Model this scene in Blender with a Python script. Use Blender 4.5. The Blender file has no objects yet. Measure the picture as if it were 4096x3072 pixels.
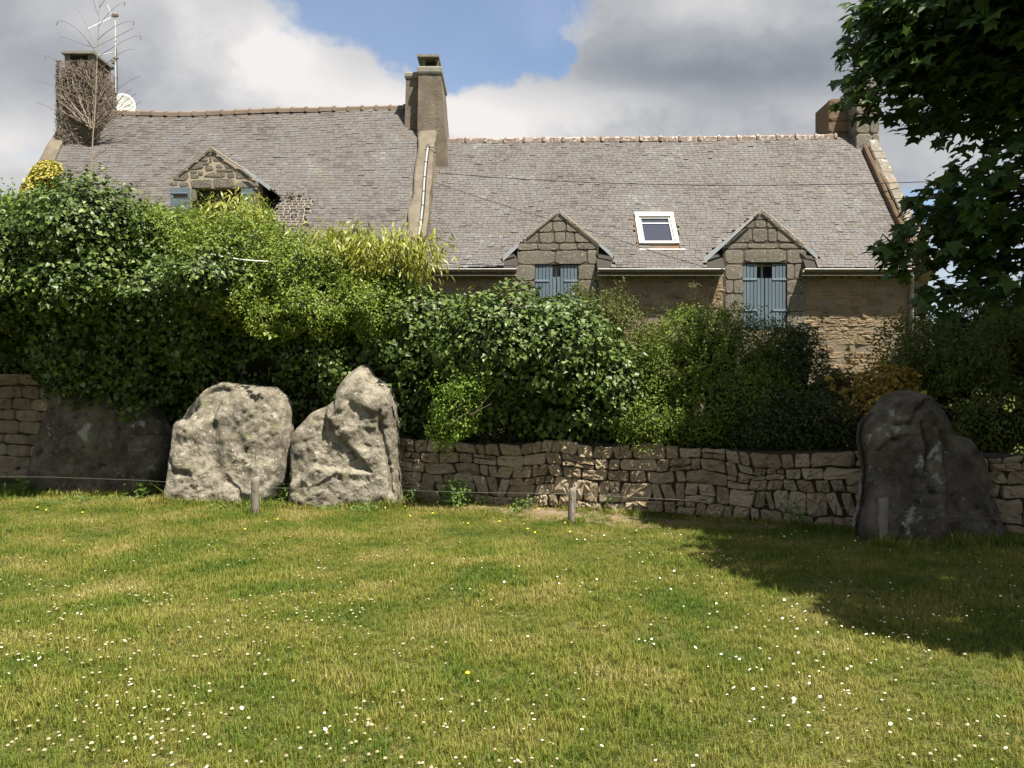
import bpy, math, random
import numpy as np
from mathutils import Vector, Matrix, Quaternion

SC = bpy.context.scene
COL = SC.collection
rng = np.random.default_rng(7)
random.seed(7)

# ------------------------------------------------------------------ camera
F, YH, EYE = 3150.0, 1560.0, 1.6
cam_d = bpy.data.cameras.new('camera')
cam = bpy.data.objects.new('camera', cam_d)
COL.objects.link(cam)
cam.location = (0, 0, EYE)
cam.rotation_euler = (math.radians(90), 0, 0)
cam_d.sensor_width = 36.0
cam_d.lens = F / 4096 * 36.0
cam_d.shift_y = (YH - 1536) / 4096
cam_d.clip_end = 2000
cam_d.clip_start = 0.05
SC.camera = cam

def at(px, py, Y):
    """point of the place seen in that direction at depth Y"""
    return np.array([(px - 2048) / F * Y, Y, EYE + (YH - py) / F * Y])

# ------------------------------------------------------------------ exposure
SC.render.engine = 'CYCLES'
SC.cycles.max_bounces = 7
SC.cycles.diffuse_bounces = 3
SC.cycles.transparent_max_bounces = 6
SC.cycles.use_denoising = True
SC.cycles.sample_clamp_indirect = 4
SC.view_settings.view_transform = 'Standard'
SC.view_settings.look = 'None'
SC.view_settings.exposure = 1.32
SC.view_settings.gamma = 1.0
SC.view_settings.use_curve_mapping = False

# ------------------------------------------------------------------ sun
SUN_DIR = Vector((-0.336, 0.354, -1.0)).normalized()
sun_d = bpy.data.lights.new('sun', 'SUN')
sun_d.energy = 5.0
sun_d.angle = math.radians(0.55)
sun_d.color = (1.0, 0.93, 0.80)
sun = bpy.data.objects.new('sun', sun_d)
sun.rotation_euler = SUN_DIR.to_track_quat('-Z', 'Y').to_euler()
sun.location = (6, -6, 18)
COL.objects.link(sun)

# ------------------------------------------------------------------ world
world = bpy.data.worlds.new('World')
SC.world = world
world.use_nodes = True
wt = world.node_tree
wt.nodes.clear()
def wn(t, **k):
    n = wt.nodes.new(t)
    for a, b in k.items(): setattr(n, a, b)
    return n
def wm(op, a, b=None, c=None, clamp=False):
    n = wn('ShaderNodeMath', operation=op, use_clamp=clamp)
    for i, v in enumerate((a, b, c)):
        if v is None: continue
        if isinstance(v, (int, float)): n.inputs[i].default_value = v
        else: wt.links.new(v, n.inputs[i])
    return n.outputs[0]
tc = wn('ShaderNodeTexCoord')
sep = wn('ShaderNodeSeparateXYZ')
wt.links.new(tc.outputs['Generated'], sep.inputs[0])
AZ = wm('ARCTAN2', sep.outputs[0], sep.outputs[1])
EL = wm('ARCSINE', sep.outputs[2])
def uv(px, py):
    az = math.atan((px - 2048) / F)
    return az, math.atan((YH - py) / F * math.cos(az))
def wnoise(scale, detail, rough, dist=0.0, off=(0, 0, 0), stretch=1.0):
    mp = wn('ShaderNodeMapping')
    mp.inputs['Location'].default_value = off
    mp.inputs['Scale'].default_value = (1, 1, stretch)
    wt.links.new(tc.outputs['Generated'], mp.inputs[0])
    n = wn('ShaderNodeTexNoise')
    n.inputs['Scale'].default_value = scale
    n.inputs['Detail'].default_value = detail
    n.inputs['Roughness'].default_value = rough
    n.inputs['Distortion'].default_value = dist
    wt.links.new(mp.outputs[0], n.inputs[0])
    return n.outputs[0]
# wobble the angles so that cloud edges billow
n1 = wnoise(3.2, 8, 0.6, 0.3, (3.1, 1.7, 0.4), 1.6)
n2 = wnoise(11.0, 8, 0.62, 0.1, (7.1, 2.2, 1.3), 1.4)
n3 = wnoise(4.5, 6, 0.55, 0.2, (1.1, 5.2, 2.3), 1.5)
WU = wm('ADD', AZ, wm('MULTIPLY', wm('SUBTRACT', n2, 0.5), 0.16))
WV = wm('ADD', EL, wm('MULTIPLY', wm('SUBTRACT', n3, 0.5), 0.13))
def blob(px, py, wpx, hpx, amp):
    u0, v0 = uv(px, py)
    a, b = wpx / F, hpx / F
    x = wm('DIVIDE', wm('SUBTRACT', WU, u0), a)
    y = wm('DIVIDE', wm('SUBTRACT', WV, v0), b)
    r = wm('ADD', wm('MULTIPLY', x, x), wm('MULTIPLY', y, y))
    return wm('MULTIPLY', wm('EXPONENT', wm('MULTIPLY', r, -1.0)), amp)
def total(base, lst):
    s = base
    for b in lst: s = wm('ADD', s, blob(*b))
    return s
cover = total(wm('ADD', wm('MULTIPLY', wm('SUBTRACT', n1, 0.5), 0.9), 0.44),
              [(1500, -40, 420, 130, -1.0), (1990, 60, 330, 230, -1.25), (1850, 200, 260, 110, -0.6), (2180, 340, 90, 90, -0.7),
               (640, 400, 130, 50, -0.5), (3780, 850, 150, 60, -0.6), (150, 640, 120, 40, -0.35), (2080, 330, 110, 60, -0.3),
               (600, 180, 900, 330, 0.55), (3000, 250, 950, 400, 0.7), (1600, 500, 1200, 160, 0.45), (100, 600, 500, 200, 0.3)])
ramp = wn('ShaderNodeMapRange', interpolation_type='SMOOTHSTEP')
wt.links.new(cover, ramp.inputs[0])
ramp.inputs[1].default_value = 0.22
ramp.inputs[2].default_value = 0.56
ramp.inputs[3].default_value = 0.16
MASK = ramp.outputs[0]
shade = total(wm('ADD', wm('MULTIPLY', wm('SUBTRACT', n3, 0.5), 1.1), 0.52),
              [(2950, 330, 620, 170, -0.42), (2700, 60, 600, 120, -0.02), (500, 330, 520, 110, -0.16), (100, 200, 350, 160, -0.02),
               (1080, 160, 200, 130, 0.5), (2230, 120, 90, 170, 0.40), (1750, 450, 520, 110, 0.55), (2500, 470, 420, 50, 0.35),
               (120, 620, 240, 120, 0.35), (1400, 330, 300, 100, 0.15), (3650, 650, 260, 120, 0.12), (3200, 480, 260, 50, 0.22)])
shade = wm('ADD', shade, wm('MULTIPLY', wm('SUBTRACT', n2, 0.5), 0.35))
cr = wn('ShaderNodeValToRGB')
wt.links.new(shade, cr.inputs[0])
e = cr.color_ramp.elements
e[0].position = 0.0; e[0].color = (0.108, 0.12, 0.138, 1)
e[1].position = 1.0; e[1].color = (0.365, 0.352, 0.345, 1)
q = cr.color_ramp.elements.new(0.35); q.color = (0.168, 0.176, 0.19, 1)
q = cr.color_ramp.elements.new(0.65); q.color = (0.262, 0.262, 0.265, 1)
sky = wn('ShaderNodeTexSky', sky_type='NISHITA')
sky.sun_disc = False
sky.sun_elevation = math.radians(64)
sky.sun_rotation = math.radians(136.5)
sky.air_density = 1.0; sky.dust_density = 0.6; sky.ozone_density = 1.5
bg1 = wn('ShaderNodeBackground'); bg1.inputs[1].default_value = 0.072
wt.links.new(sky.outputs[0], bg1.inputs[0])
bg2 = wn('ShaderNodeBackground'); bg2.inputs[1].default_value = 1.0
wt.links.new(cr.outputs[0], bg2.inputs[0])
mx = wn('ShaderNodeMixShader')
wt.links.new(MASK, mx.inputs[0]); wt.links.new(bg1.outputs[0], mx.inputs[1]); wt.links.new(bg2.outputs[0], mx.inputs[2])
wo = wn('ShaderNodeOutputWorld')
wt.links.new(mx.outputs[0], wo.inputs[0])

# ------------------------------------------------------------------ helpers
def thing(name, label, cat, loc=(0, 0, 0), group=None):
    o = bpy.data.objects.new(name, None); COL.objects.link(o)
    o.location = loc; o.empty_display_size = 0.2
    o['label'] = label; o['category'] = cat
    if group: o['group'] = group
    return o
def tag(o, label=None, cat=None, group=None, kind=None):
    for k, v in (('label', label), ('category', cat), ('group', group), ('kind', kind)):
        if v: o[k] = v
    return o
def link(name, me, parent=None, M=None):
    o = bpy.data.objects.new(name, me); COL.objects.link(o)
    if parent is not None:
        o.parent = parent
        if parent.type == 'EMPTY':
            o.matrix_parent_inverse = Matrix.Translation(-parent.location)
    if M is not None:
        o.matrix_basis = M
    return o
def mesh(name, v, f, mats, smooth=False, mi=None):
    me = bpy.data.meshes.new(name)
    me.from_pydata([tuple(map(float, p)) for p in v], [], f)
    for m in (mats if isinstance(mats, (list, tuple)) else [mats]): me.materials.append(m)
    if smooth: me.polygons.foreach_set('use_smooth', [True] * len(me.polygons))
    if mi is not None: me.polygons.foreach_set('material_index', mi)
    return me
def npmesh(name, v, f, mat, smooth=False):
    """v (n,3), f (m,k) numpy, all faces of k corners"""
    me = bpy.data.meshes.new(name)
    n, (m, k) = len(v), f.shape
    me.vertices.add(n); me.vertices.foreach_set('co', np.asarray(v, dtype=np.float32).ravel())
    me.loops.add(m * k); me.loops.foreach_set('vertex_index', f.astype(np.int32).ravel())
    me.polygons.add(m)
    me.polygons.foreach_set('loop_start', np.arange(m, dtype=np.int32) * k)
    try: me.polygons.foreach_set('loop_total', np.full(m, k, dtype=np.int32))
    except Exception: pass
    me.polygons.foreach_set('use_smooth', np.full(m, smooth))
    me.materials.append(mat)
    me.update(calc_edges=True)
    return me

class MB:
    """collects simple solids, builds one mesh"""
    def __init__(s): s.v = []; s.f = []
    def add(s, v, f):
        b = len(s.v); s.v += [tuple(map(float, p)) for p in v]; s.f += [tuple(i + b for i in q) for q in f]; return s
    def box(s, x0, x1, y0, y1, z0, z1):
        v = [(x, y, z) for z in (z0, z1) for y in (y0, y1) for x in (x0, x1)]
        return s.add(v, [(0, 2, 3, 1), (4, 5, 7, 6), (0, 1, 5, 4), (2, 6, 7, 3), (0, 4, 6, 2), (1, 3, 7, 5)])
    def hexa(s, c):   # 8 corners, bottom 4 then top 4, both ccw
        return s.add(c, [(3, 2, 1, 0), (4, 5, 6, 7), (0, 1, 5, 4), (1, 2, 6, 5), (2, 3, 7, 6), (3, 0, 4, 7)])
    def prism(s, poly, ax, a0, a1):
        """poly in the two other axes, extruded along axis ax"""
        n = len(poly)
        def mk(p, a):
            r = list(p); r.insert(ax, a); return r
        v = [mk(p, a0) for p in poly] + [mk(p, a1) for p in poly]
        f = [tuple(range(n)), tuple(range(2 * n - 1, n - 1, -1))] + [(i, i + n, (i + 1) % n + n, (i + 1) % n) for i in range(n)]
        return s.add(v, f)
    def tube(s, pts, r, n=6, cap=True):
        pts = [Vector(p) for p in pts]; m = len(pts)
        rr = r if isinstance(r, (list, tuple, np.ndarray)) else [r] * m
        v = []; up = Vector((0, 0, 1))
        for i, p in enumerate(pts):
            d = (pts[min(i + 1, m - 1)] - pts[max(i - 1, 0)])
            if d.length < 1e-9: d = Vector((0, 0, 1))
            d.normalize()
            ref = up if abs(d.dot(up)) < 0.95 else Vector((1, 0, 0))
            a = d.cross(ref).normalized(); b = d.cross(a)
            for k in range(n):
                t = 2 * math.pi * k / n
                v.append(p + (a * math.cos(t) + b * math.sin(t)) * rr[i])
        f = [(i * n + k, (i + 1) * n + k, (i + 1) * n + (k + 1) % n, i * n + (k + 1) % n) for i in range(m - 1) for k in range(n)]
        if cap: f += [tuple(range(n)), tuple((m - 1) * n + k for k in range(n - 1, -1, -1))]
        return s.add(v, f)
    def build(s, name, mat, parent=None, smooth=False):
        me = mesh(name, s.v, s.f, mat, smooth)
        return link(name, me, parent)

# ---- numpy value noise
def _h(ix, iy, iz, sd):
    n = (ix * 374761393 + iy * 668265263 + iz * 2147483647 + sd * 1274126177) & 0xffffffff
    n = ((n ^ (n >> 13)) * 1274126177) & 0xffffffff
    n = ((n ^ (n >> 16)) * 2246822519) & 0xffffffff
    return ((n ^ (n >> 15)) & 0xffffff) / float(0xffffff)
def vnoise(p, sd=0):
    p = np.asarray(p, dtype=np.float64)
    i = np.floor(p).astype(np.int64); f = p - i; f = f * f * (3 - 2 * f)
    x, y, z = i[..., 0], i[..., 1], i[..., 2]
    r = 0
    for a in (0, 1):
        for b in (0, 1):
            for c in (0, 1):
                w = (f[..., 0] if a else 1 - f[..., 0]) * (f[..., 1] if b else 1 - f[..., 1]) * (f[..., 2] if c else 1 - f[..., 2])
                r = r + w * _h(x + a, y + b, z + c, sd)
    return r * 2 - 1
def fbm(p, octv=4, sd=0, gain=0.5):
    r, a, s = 0, 1.0, 1.0
    for o in range(octv):
        r = r + a * vnoise(np.asarray(p) * s + o * 17.3, sd + o); a *= gain; s *= 2.03
    return r

# ------------------------------------------------------------------ materials
def material(name, cols, rough=0.85, nscale=4.0, ndetail=6, mixr=0.5, bump=0.3, bscale=30.0, spots=(), spec=0.3,
             transl=0.0, tcol=None, stretch=(1, 1, 1), bdist=0.02, contrast=1.6, metallic=0.0, bdetail=6):
    m = bpy.data.materials.new(name); m.use_nodes = True
    t = m.node_tree; t.nodes.clear()
    def N(ty, **k):
        n = t.nodes.new(ty)
        for a, b in k.items(): setattr(n, a, b)
        return n
    L = t.links.new
    def math_(op, a, b=None, clamp=False):
        n = N('ShaderNodeMath', operation=op, use_clamp=clamp)
        for i, v in enumerate((a, b)):
            if v is None: continue
            if isinstance(v, (int, float)): n.inputs[i].default_value = v
            else: L(v, n.inputs[i])
        return n.outputs[0]
    geo = N('ShaderNodeNewGeometry'); oi = N('ShaderNodeObjectInfo')
    mp = N('ShaderNodeMapping'); mp.inputs['Scale'].default_value = stretch
    L(geo.outputs['Position'], mp.inputs[0])
    def noise(sc, de, ro=0.6):
        n = N('ShaderNodeTexNoise'); n.inputs['Scale'].default_value = sc; n.inputs['Detail'].default_value = de
        n.inputs['Roughness'].default_value = ro
        L(mp.outputs[0], n.inputs[0]); return n.outputs[0]
    isl = math_('FRACT', math_('ADD', geo.outputs['Random Per Island'], oi.outputs['Random']))
    ns = math_('ADD', math_('MULTIPLY', math_('SUBTRACT', noise(nscale, ndetail), 0.5), contrast), 0.5)
    val = math_('ADD', math_('MULTIPLY', isl, mixr), math_('MULTIPLY', ns, 1 - mixr), clamp=True)
    cr = N('ShaderNodeValToRGB'); L(val, cr.inputs[0])
    el = cr.color_ramp.elements
    while len(el) < len(cols): el.new(0.5)
    for i, c in enumerate(cols):
        el[i].position = i / max(1, len(cols) - 1); el[i].color = (*c, 1)
    colour = cr.outputs[0]
    for (c, sc, lo, hi) in spots:
        mr = N('ShaderNodeMapRange'); L(noise(sc, 5, 0.65), mr.inputs[0])
        mr.inputs[1].default_value = lo; mr.inputs[2].default_value = hi
        mxn = N('ShaderNodeMix', data_type='RGBA')
        L(mr.outputs[0], mxn.inputs[0]); L(colour, mxn.inputs[6]); mxn.inputs[7].default_value = (*c, 1)
        colour = mxn.outputs[2]
    b = N('ShaderNodeBsdfPrincipled')
    L(colour, b.inputs['Base Color']); b.inputs['Roughness'].default_value = rough
    b.inputs['Specular IOR Level'].default_value = spec
    b.inputs['Metallic'].default_value = metallic
    if bump:
        bn = N('ShaderNodeBump'); bn.inputs['Strength'].default_value = bump; bn.inputs['Distance'].default_value = bdist
        L(noise(bscale, bdetail, 0.7), bn.inputs['Height']); L(bn.outputs[0], b.inputs['Normal'])
    out = N('ShaderNodeOutputMaterial')
    if transl:
        tr = N('ShaderNodeBsdfTranslucent')
        if tcol: tr.inputs[0].default_value = (*tcol, 1)
        else: L(colour, tr.inputs[0])
        ms = N('ShaderNodeMixShader'); ms.inputs[0].default_value = transl
        L(b.outputs[0], ms.inputs[1]); L(tr.outputs[0], ms.inputs[2]); L(ms.outputs[0], out.inputs[0])
    else:
        L(b.outputs[0], out.inputs[0])
    return m

GRANITE_LICHEN = [((0.62, 0.60, 0.52), 9.0, 0.62, 0.70), ((0.05, 0.045, 0.035), 14.0, 0.62, 0.72)]
M = {}
M['slate'] = material('slate', [(0.042, 0.039, 0.038), (0.078, 0.070, 0.064), (0.107, 0.094, 0.085), (0.099, 0.100, 0.104), (0.18, 0.170, 0.160)],
                      0.75, 0.8, 8, 0.52, 0.35, 60, spots=[((0.115, 0.108, 0.075), 1.6, 0.58, 0.85), ((0.28, 0.26, 0.22), 22, 0.68, 0.78)], spec=0.35, bdist=0.006, contrast=2.4)
M['underlay'] = material('roof_underlay', [(0.03, 0.028, 0.025), (0.05, 0.045, 0.04)], 0.9)
M['ashlar'] = material('granite_ashlar', [(0.095, 0.084, 0.068), (0.15, 0.135, 0.108), (0.21, 0.19, 0.155)], 0.9, 7, 8, 0.35, 0.6, 26,
                       spots=[((0.33, 0.31, 0.25), 17, 0.57, 0.67), ((0.045, 0.04, 0.03), 21, 0.58, 0.70), ((0.22, 0.10, 0.04), 5, 0.70, 0.76)], bdist=0.02)
M['joint'] = material('dark_joint', [(0.045, 0.036, 0.026), (0.09, 0.072, 0.052)], 0.95, 8, 6, 0, 0.5, 30)
M['rubble'] = material('rubble_stone', [(0.12, 0.085, 0.052), (0.20, 0.145, 0.088), (0.27, 0.205, 0.13), (0.16, 0.13, 0.095)], 0.9, 5, 7, 0.6, 0.9, 28, bdist=0.03)
M['mortar'] = material('earth_mortar', [(0.165, 0.133, 0.096), (0.235, 0.195, 0.146)], 0.95, 3, 8, 0.0, 0.8, 18, bdist=0.03)
M['pale_mortar'] = material('lime_mortar', [(0.27, 0.225, 0.165), (0.40, 0.345, 0.265)], 0.95, 5, 6, 0.0, 0.6, 30)
M['render'] = material('cement_render', [(0.085, 0.07, 0.054), (0.145, 0.122, 0.094), (0.215, 0.185, 0.145)], 0.92, 3.0, 10, 0.0, 0.8, 22,
                       spots=[((0.29, 0.265, 0.22), 7, 0.66, 0.75), ((0.07, 0.06, 0.045), 5, 0.60, 0.8)])
M['chimney_cap'] = material('weathered_cap', [(0.15, 0.145, 0.12), (0.26, 0.25, 0.21)], 0.9, 6, 7, 0.0, 0.7, 30)
M['dark_stone'] = material('dark_mottled_stone', [(0.05, 0.04, 0.035), (0.12, 0.10, 0.085)], 0.95, 8, 6, 0.3, 0.8, 25)  # dark stone tone, mottled at random
M['ridge_grey'] = material('ridge_tile_brown', [(0.13, 0.095, 0.075), (0.20, 0.155, 0.12)], 0.85, 8, 6, 0.5, 0.4, 40)
M['ridge_red'] = material('ridge_tile_red', [(0.13, 0.085, 0.068), (0.19, 0.135, 0.11), (0.25, 0.20, 0.17)], 0.85, 8, 6, 0.3, 0.5, 40,
                          spots=[((0.46, 0.42, 0.37), 11, 0.50, 0.60), ((0.10, 0.06, 0.04), 13, 0.62, 0.7)])
M['lichen_stone'] = material('lichened_coping', [(0.11, 0.097, 0.078), (0.22, 0.20, 0.168)], 0.9, 6, 7, 0.3, 0.8, 25,
                             spots=[((0.36, 0.35, 0.31), 9, 0.56, 0.64), ((0.17, 0.10, 0.055), 6, 0.56, 0.68)])
M['brown_render'] = material('shade_brown_mortar', [(0.12, 0.08, 0.052), (0.18, 0.125, 0.08)], 0.95, 5, 6, 0.0, 0.7, 30)  # mortar brown with the shade of shadow-side faces mixed in
M['zinc'] = material('zinc', [(0.24, 0.265, 0.29), (0.33, 0.355, 0.38)], 0.55, 4, 5, 0.0, 0.15, 20, spec=0.5)
M['gutter'] = material('old_zinc_gutter', [(0.09, 0.082, 0.07), (0.14, 0.128, 0.11)], 0.6, 4, 5, 0.0, 0.15, 20, spec=0.5)
M['bead'] = material('pale_gleam_metal', [(0.62, 0.62, 0.60), (0.75, 0.75, 0.72)], 0.4, 4, 4, 0.0, 0.0, spec=0.6)  # on gutter and fascia edges the zinc gleam is put into the colour
M['board'] = material('eaves_board', [(0.10, 0.08, 0.055), (0.17, 0.135, 0.10)], 0.85, 6, 6, 0, 0.2, 30)
M['white_paint'] = material('cream_painted_metal', [(0.46, 0.44, 0.385), (0.53, 0.51, 0.45)], 0.5, 4, 4, 0.0, 0.0, spec=0.5)
M['shutter'] = material('blue_grey_paint', [(0.080, 0.115, 0.150), (0.105, 0.145, 0.182), (0.135, 0.175, 0.212)], 0.7, 5, 7, 0.35, 0.35, 30, stretch=(4, 4, 0.5),
                        spots=[((0.34, 0.35, 0.34), 9, 0.66, 0.8)])
M['hinge'] = material('painted_iron', [(0.15, 0.20, 0.25), (0.20, 0.25, 0.29)], 0.6, 8, 4, 0, 0.2)
M['dark_wood'] = material('dark_timber', [(0.05, 0.035, 0.025), (0.11, 0.08, 0.055)], 0.8, 6, 6, 0.2, 0.4, 30, stretch=(1, 1, 6))
M['curtain'] = material('net_curtain', [(0.20, 0.225, 0.26), (0.26, 0.28, 0.31)], 0.9, 3, 3, 0, 0.1)
M['void'] = material('painted_darkness', [(0.012, 0.011, 0.010), (0.02, 0.018, 0.016)], 0.9)  # near-black colour stands in for the unlit room and flue mouths
M['pipe_white'] = material('pale_plastic_duct', [(0.20, 0.21, 0.215), (0.27, 0.275, 0.28)], 0.5, 5, 5, 0.0, 0.0, spec=0.5)
M['pipe'] = material('zinc_downpipe', [(0.22, 0.215, 0.19), (0.31, 0.30, 0.265)], 0.6, 3, 5, 0.0, 0.1, spec=0.4)
M['black'] = material('black_cable', [(0.015, 0.014, 0.013), (0.03, 0.028, 0.025)], 0.7, bump=0)
M['aluminium'] = material('weathered_aluminium', [(0.42, 0.42, 0.42), (0.62, 0.62, 0.62)], 0.45, 20, 4, 0.2, 0.1, spec=0.5)
M['rust'] = material('rusty_steel', [(0.10, 0.07, 0.055), (0.20, 0.16, 0.13)], 0.75, 20, 4, 0.2, 0.1)
M['dish'] = material('cream_enamel', [(0.50, 0.52, 0.48), (0.56, 0.58, 0.54)], 0.5, 3, 4, 0.0, 0.0, spec=0.5)
M['letter'] = material('grey_print', [(0.10, 0.10, 0.10), (0.12, 0.12, 0.12)], 0.6, bump=0)
M['letter_red'] = material('faded_print', [(0.42, 0.44, 0.42), (0.45, 0.46, 0.44)], 0.6, bump=0)
M['post'] = material('weathered_post', [(0.13, 0.11, 0.085), (0.20, 0.175, 0.14), (0.25, 0.225, 0.18)], 0.9, 14, 7, 0.1, 0.7, 40, stretch=(2, 2, 0.3),
                     spots=[((0.55, 0.53, 0.47), 20, 0.62, 0.7)])
M['wire'] = material('galvanised_wire', [(0.12, 0.115, 0.10), (0.2, 0.19, 0.165)], 0.6, bump=0)
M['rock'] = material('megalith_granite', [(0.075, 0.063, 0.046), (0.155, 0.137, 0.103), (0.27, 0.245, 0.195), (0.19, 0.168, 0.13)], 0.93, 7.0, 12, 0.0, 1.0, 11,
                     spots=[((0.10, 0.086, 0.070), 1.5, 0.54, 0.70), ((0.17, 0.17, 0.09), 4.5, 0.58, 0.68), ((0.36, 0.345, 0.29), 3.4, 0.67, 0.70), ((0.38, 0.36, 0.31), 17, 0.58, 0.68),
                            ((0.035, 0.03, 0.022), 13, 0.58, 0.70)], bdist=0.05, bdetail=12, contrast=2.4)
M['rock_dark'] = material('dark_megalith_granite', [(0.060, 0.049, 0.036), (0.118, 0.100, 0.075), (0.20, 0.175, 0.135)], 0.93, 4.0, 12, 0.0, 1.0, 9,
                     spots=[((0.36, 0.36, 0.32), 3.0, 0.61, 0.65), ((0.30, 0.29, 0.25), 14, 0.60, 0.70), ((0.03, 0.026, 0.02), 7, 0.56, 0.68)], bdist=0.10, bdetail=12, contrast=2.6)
M['wallstone'] = material('field_stone', [(0.15, 0.112, 0.07), (0.25, 0.195, 0.125), (0.36, 0.295, 0.20), (0.27, 0.235, 0.18)], 0.92, 5, 8, 0.5, 0.9, 22,
                          spots=[((0.33, 0.30, 0.235), 12, 0.60, 0.70), ((0.05, 0.04, 0.03), 16, 0.60, 0.72)], bdist=0.04)
M['wallfill'] = material('wall_earth_fill', [(0.035, 0.027, 0.018), (0.065, 0.048, 0.03)], 0.97, 6, 7, 0, 0.9, 20, bdist=0.04)
M['bark'] = material('maple_bark', [(0.06, 0.05, 0.04), (0.12, 0.10, 0.08)], 0.9, 10, 7, 0.1, 0.8, 20, stretch=(1, 1, 0.3))
M['twig'] = material('bare_twig', [(0.10, 0.075, 0.055), (0.19, 0.155, 0.12), (0.27, 0.235, 0.18)], 0.9, 12, 4, 0.7, 0.1)
M['deadstem'] = material('dead_creeper_stem', [(0.10, 0.075, 0.06), (0.19, 0.155, 0.125), (0.32, 0.28, 0.23)], 0.9, 12, 4, 0.75, 0.1)
M['inner'] = material('shaded_twig_mass', [(0.014, 0.016, 0.008), (0.03, 0.032, 0.016)], 0.95, 8, 6, 0, 1.0, 12, bdist=0.1)  # near-black: shade inside the bushes is put into the core colour
def leafmat(name, cols, rough=0.42, transl=0.22, spec=0.5, mixr=0.75, nscale=1.6):
    return material(name, cols, rough, nscale, 5, mixr, 0.0, spec=spec, transl=transl)
M['ivy'] = leafmat('ivy_leaf', [(0.025, 0.048, 0.008), (0.045, 0.080, 0.011), (0.080, 0.125, 0.018), (0.17, 0.215, 0.05)], 0.46, 0.14, 0.4)
M['honey'] = leafmat('climber_leaf', [(0.075, 0.125, 0.013), (0.145, 0.205, 0.020), (0.25, 0.31, 0.04)], 0.45, 0.28, 0.4)
M['fresh'] = leafmat('fresh_shrub_leaf', [(0.08, 0.14, 0.012), (0.13, 0.21, 0.02), (0.20, 0.28, 0.04)], 0.5, 0.25, 0.3)
M['bamboo'] = leafmat('bamboo_leaf', [(0.11, 0.145, 0.018), (0.21, 0.235, 0.028), (0.37, 0.35, 0.055)], 0.45, 0.3, 0.4)
M['golden'] = leafmat('golden_ivy_leaf', [(0.24, 0.22, 0.03), (0.38, 0.34, 0.06), (0.48, 0.42, 0.10)], 0.45, 0.2, 0.4)
M['privet'] = leafmat('privet_leaf', [(0.05, 0.07, 0.014), (0.09, 0.11, 0.02), (0.15, 0.15, 0.035)], 0.5, 0.22, 0.3)
M['privet2'] = leafmat('box_shrub_leaf', [(0.06, 0.10, 0.010), (0.10, 0.15, 0.014), (0.17, 0.20, 0.03)], 0.5, 0.22, 0.3)
M['darkleaf'] = leafmat('evergreen_leaf', [(0.022, 0.035, 0.010), (0.04, 0.06, 0.016), (0.065, 0.085, 0.022)], 0.5, 0.18, 0.3)
M['amber'] = leafmat('amber_leaf', [(0.12, 0.09, 0.02), (0.30, 0.20, 0.03), (0.50, 0.38, 0.09)], 0.5, 0.3, 0.3)
M['laurel'] = leafmat('right_shrub_leaf', [(0.06, 0.09, 0.013), (0.10, 0.135, 0.022), (0.15, 0.18, 0.035)], 0.5, 0.28, 0.3)
M['maple'] = leafmat('maple_leaf', [(0.024, 0.052, 0.012), (0.040, 0.078, 0.016), (0.075, 0.13, 0.020)], 0.5, 0.27, 0.3)
M['weed'] = leafmat('weed_leaf', [(0.06, 0.11, 0.02), (0.10, 0.16, 0.03), (0.15, 0.22, 0.05)], 0.5, 0.28, 0.3)
M['petal'] = material('daisy_petal', [(0.80, 0.80, 0.74), (0.85, 0.85, 0.80)], 0.7, bump=0)
M['clover'] = material('faded_clover_head', [(0.22, 0.19, 0.10), (0.36, 0.33, 0.20)], 0.8, bump=0, mixr=1)
M['yellow'] = material('yellow_flower', [(0.75, 0.55, 0.03), (0.80, 0.62, 0.05)], 0.7, bump=0)
M['glass'] = None
g = bpy.data.materials.new('window_glass'); g.use_nodes = True
gb = g.node_tree.nodes['Principled BSDF']
gb.inputs['Base Color'].default_value = (0.035, 0.04, 0.06, 1); gb.inputs['Roughness'].default_value = 0.12
gb.inputs['Specular IOR Level'].default_value = 0.6
M['glass'] = g
# ================================================================== ground
def lawn_material():
    m = bpy.data.materials.new('mown_lawn'); m.use_nodes = True
    t = m.node_tree; b = t.nodes['Principled BSDF']; L = t.links.new
    geo = t.nodes.new('ShaderNodeNewGeometry')
    def noise(sc, de):
        n = t.nodes.new('ShaderNodeTexNoise'); n.inputs['Scale'].default_value = sc; n.inputs['Detail'].default_value = de
        L(geo.outputs['Position'], n.inputs[0]); return n.outputs[0]
    r = t.nodes.new('ShaderNodeValToRGB'); L(noise(1.1, 8), r.inputs[0])
    el = r.color_ramp.elements
    el[0].position = 0.35; el[0].color = (0.06, 0.085, 0.016, 1)
    el[1].position = 0.68; el[1].color = (0.20, 0.17, 0.065, 1)
    q = el.new(0.5); q.color = (0.11, 0.12, 0.03, 1)
    r2 = t.nodes.new('ShaderNodeValToRGB'); L(noise(60, 6), r2.inputs[0])
    r2.color_ramp.elements[0].color = (0.25, 0.25, 0.25, 1); r2.color_ramp.elements[0].position = 0.35
    r2.color_ramp.elements[1].color = (1.2, 1.2, 1.2, 1); r2.color_ramp.elements[1].position = 0.65
    mx = t.nodes.new('ShaderNodeMix'); mx.data_type = 'RGBA'; mx.blend_type = 'MULTIPLY'; mx.inputs[0].default_value = 1
    L(r.outputs[0], mx.inputs[6]); L(r2.outputs[0], mx.inputs[7]); L(mx.outputs[2], b.inputs['Base Color'])
    b.inputs['Roughness'].default_value = 0.95; b.inputs['Specular IOR Level'].default_value = 0.1
    bn = t.nodes.new('ShaderNodeBump'); bn.inputs['Distance'].default_value = 0.03; L(noise(70, 6), bn.inputs['Height']); L(bn.outputs[0], b.inputs['Normal'])
    return m
M['lawn'] = lawn_material()
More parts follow.
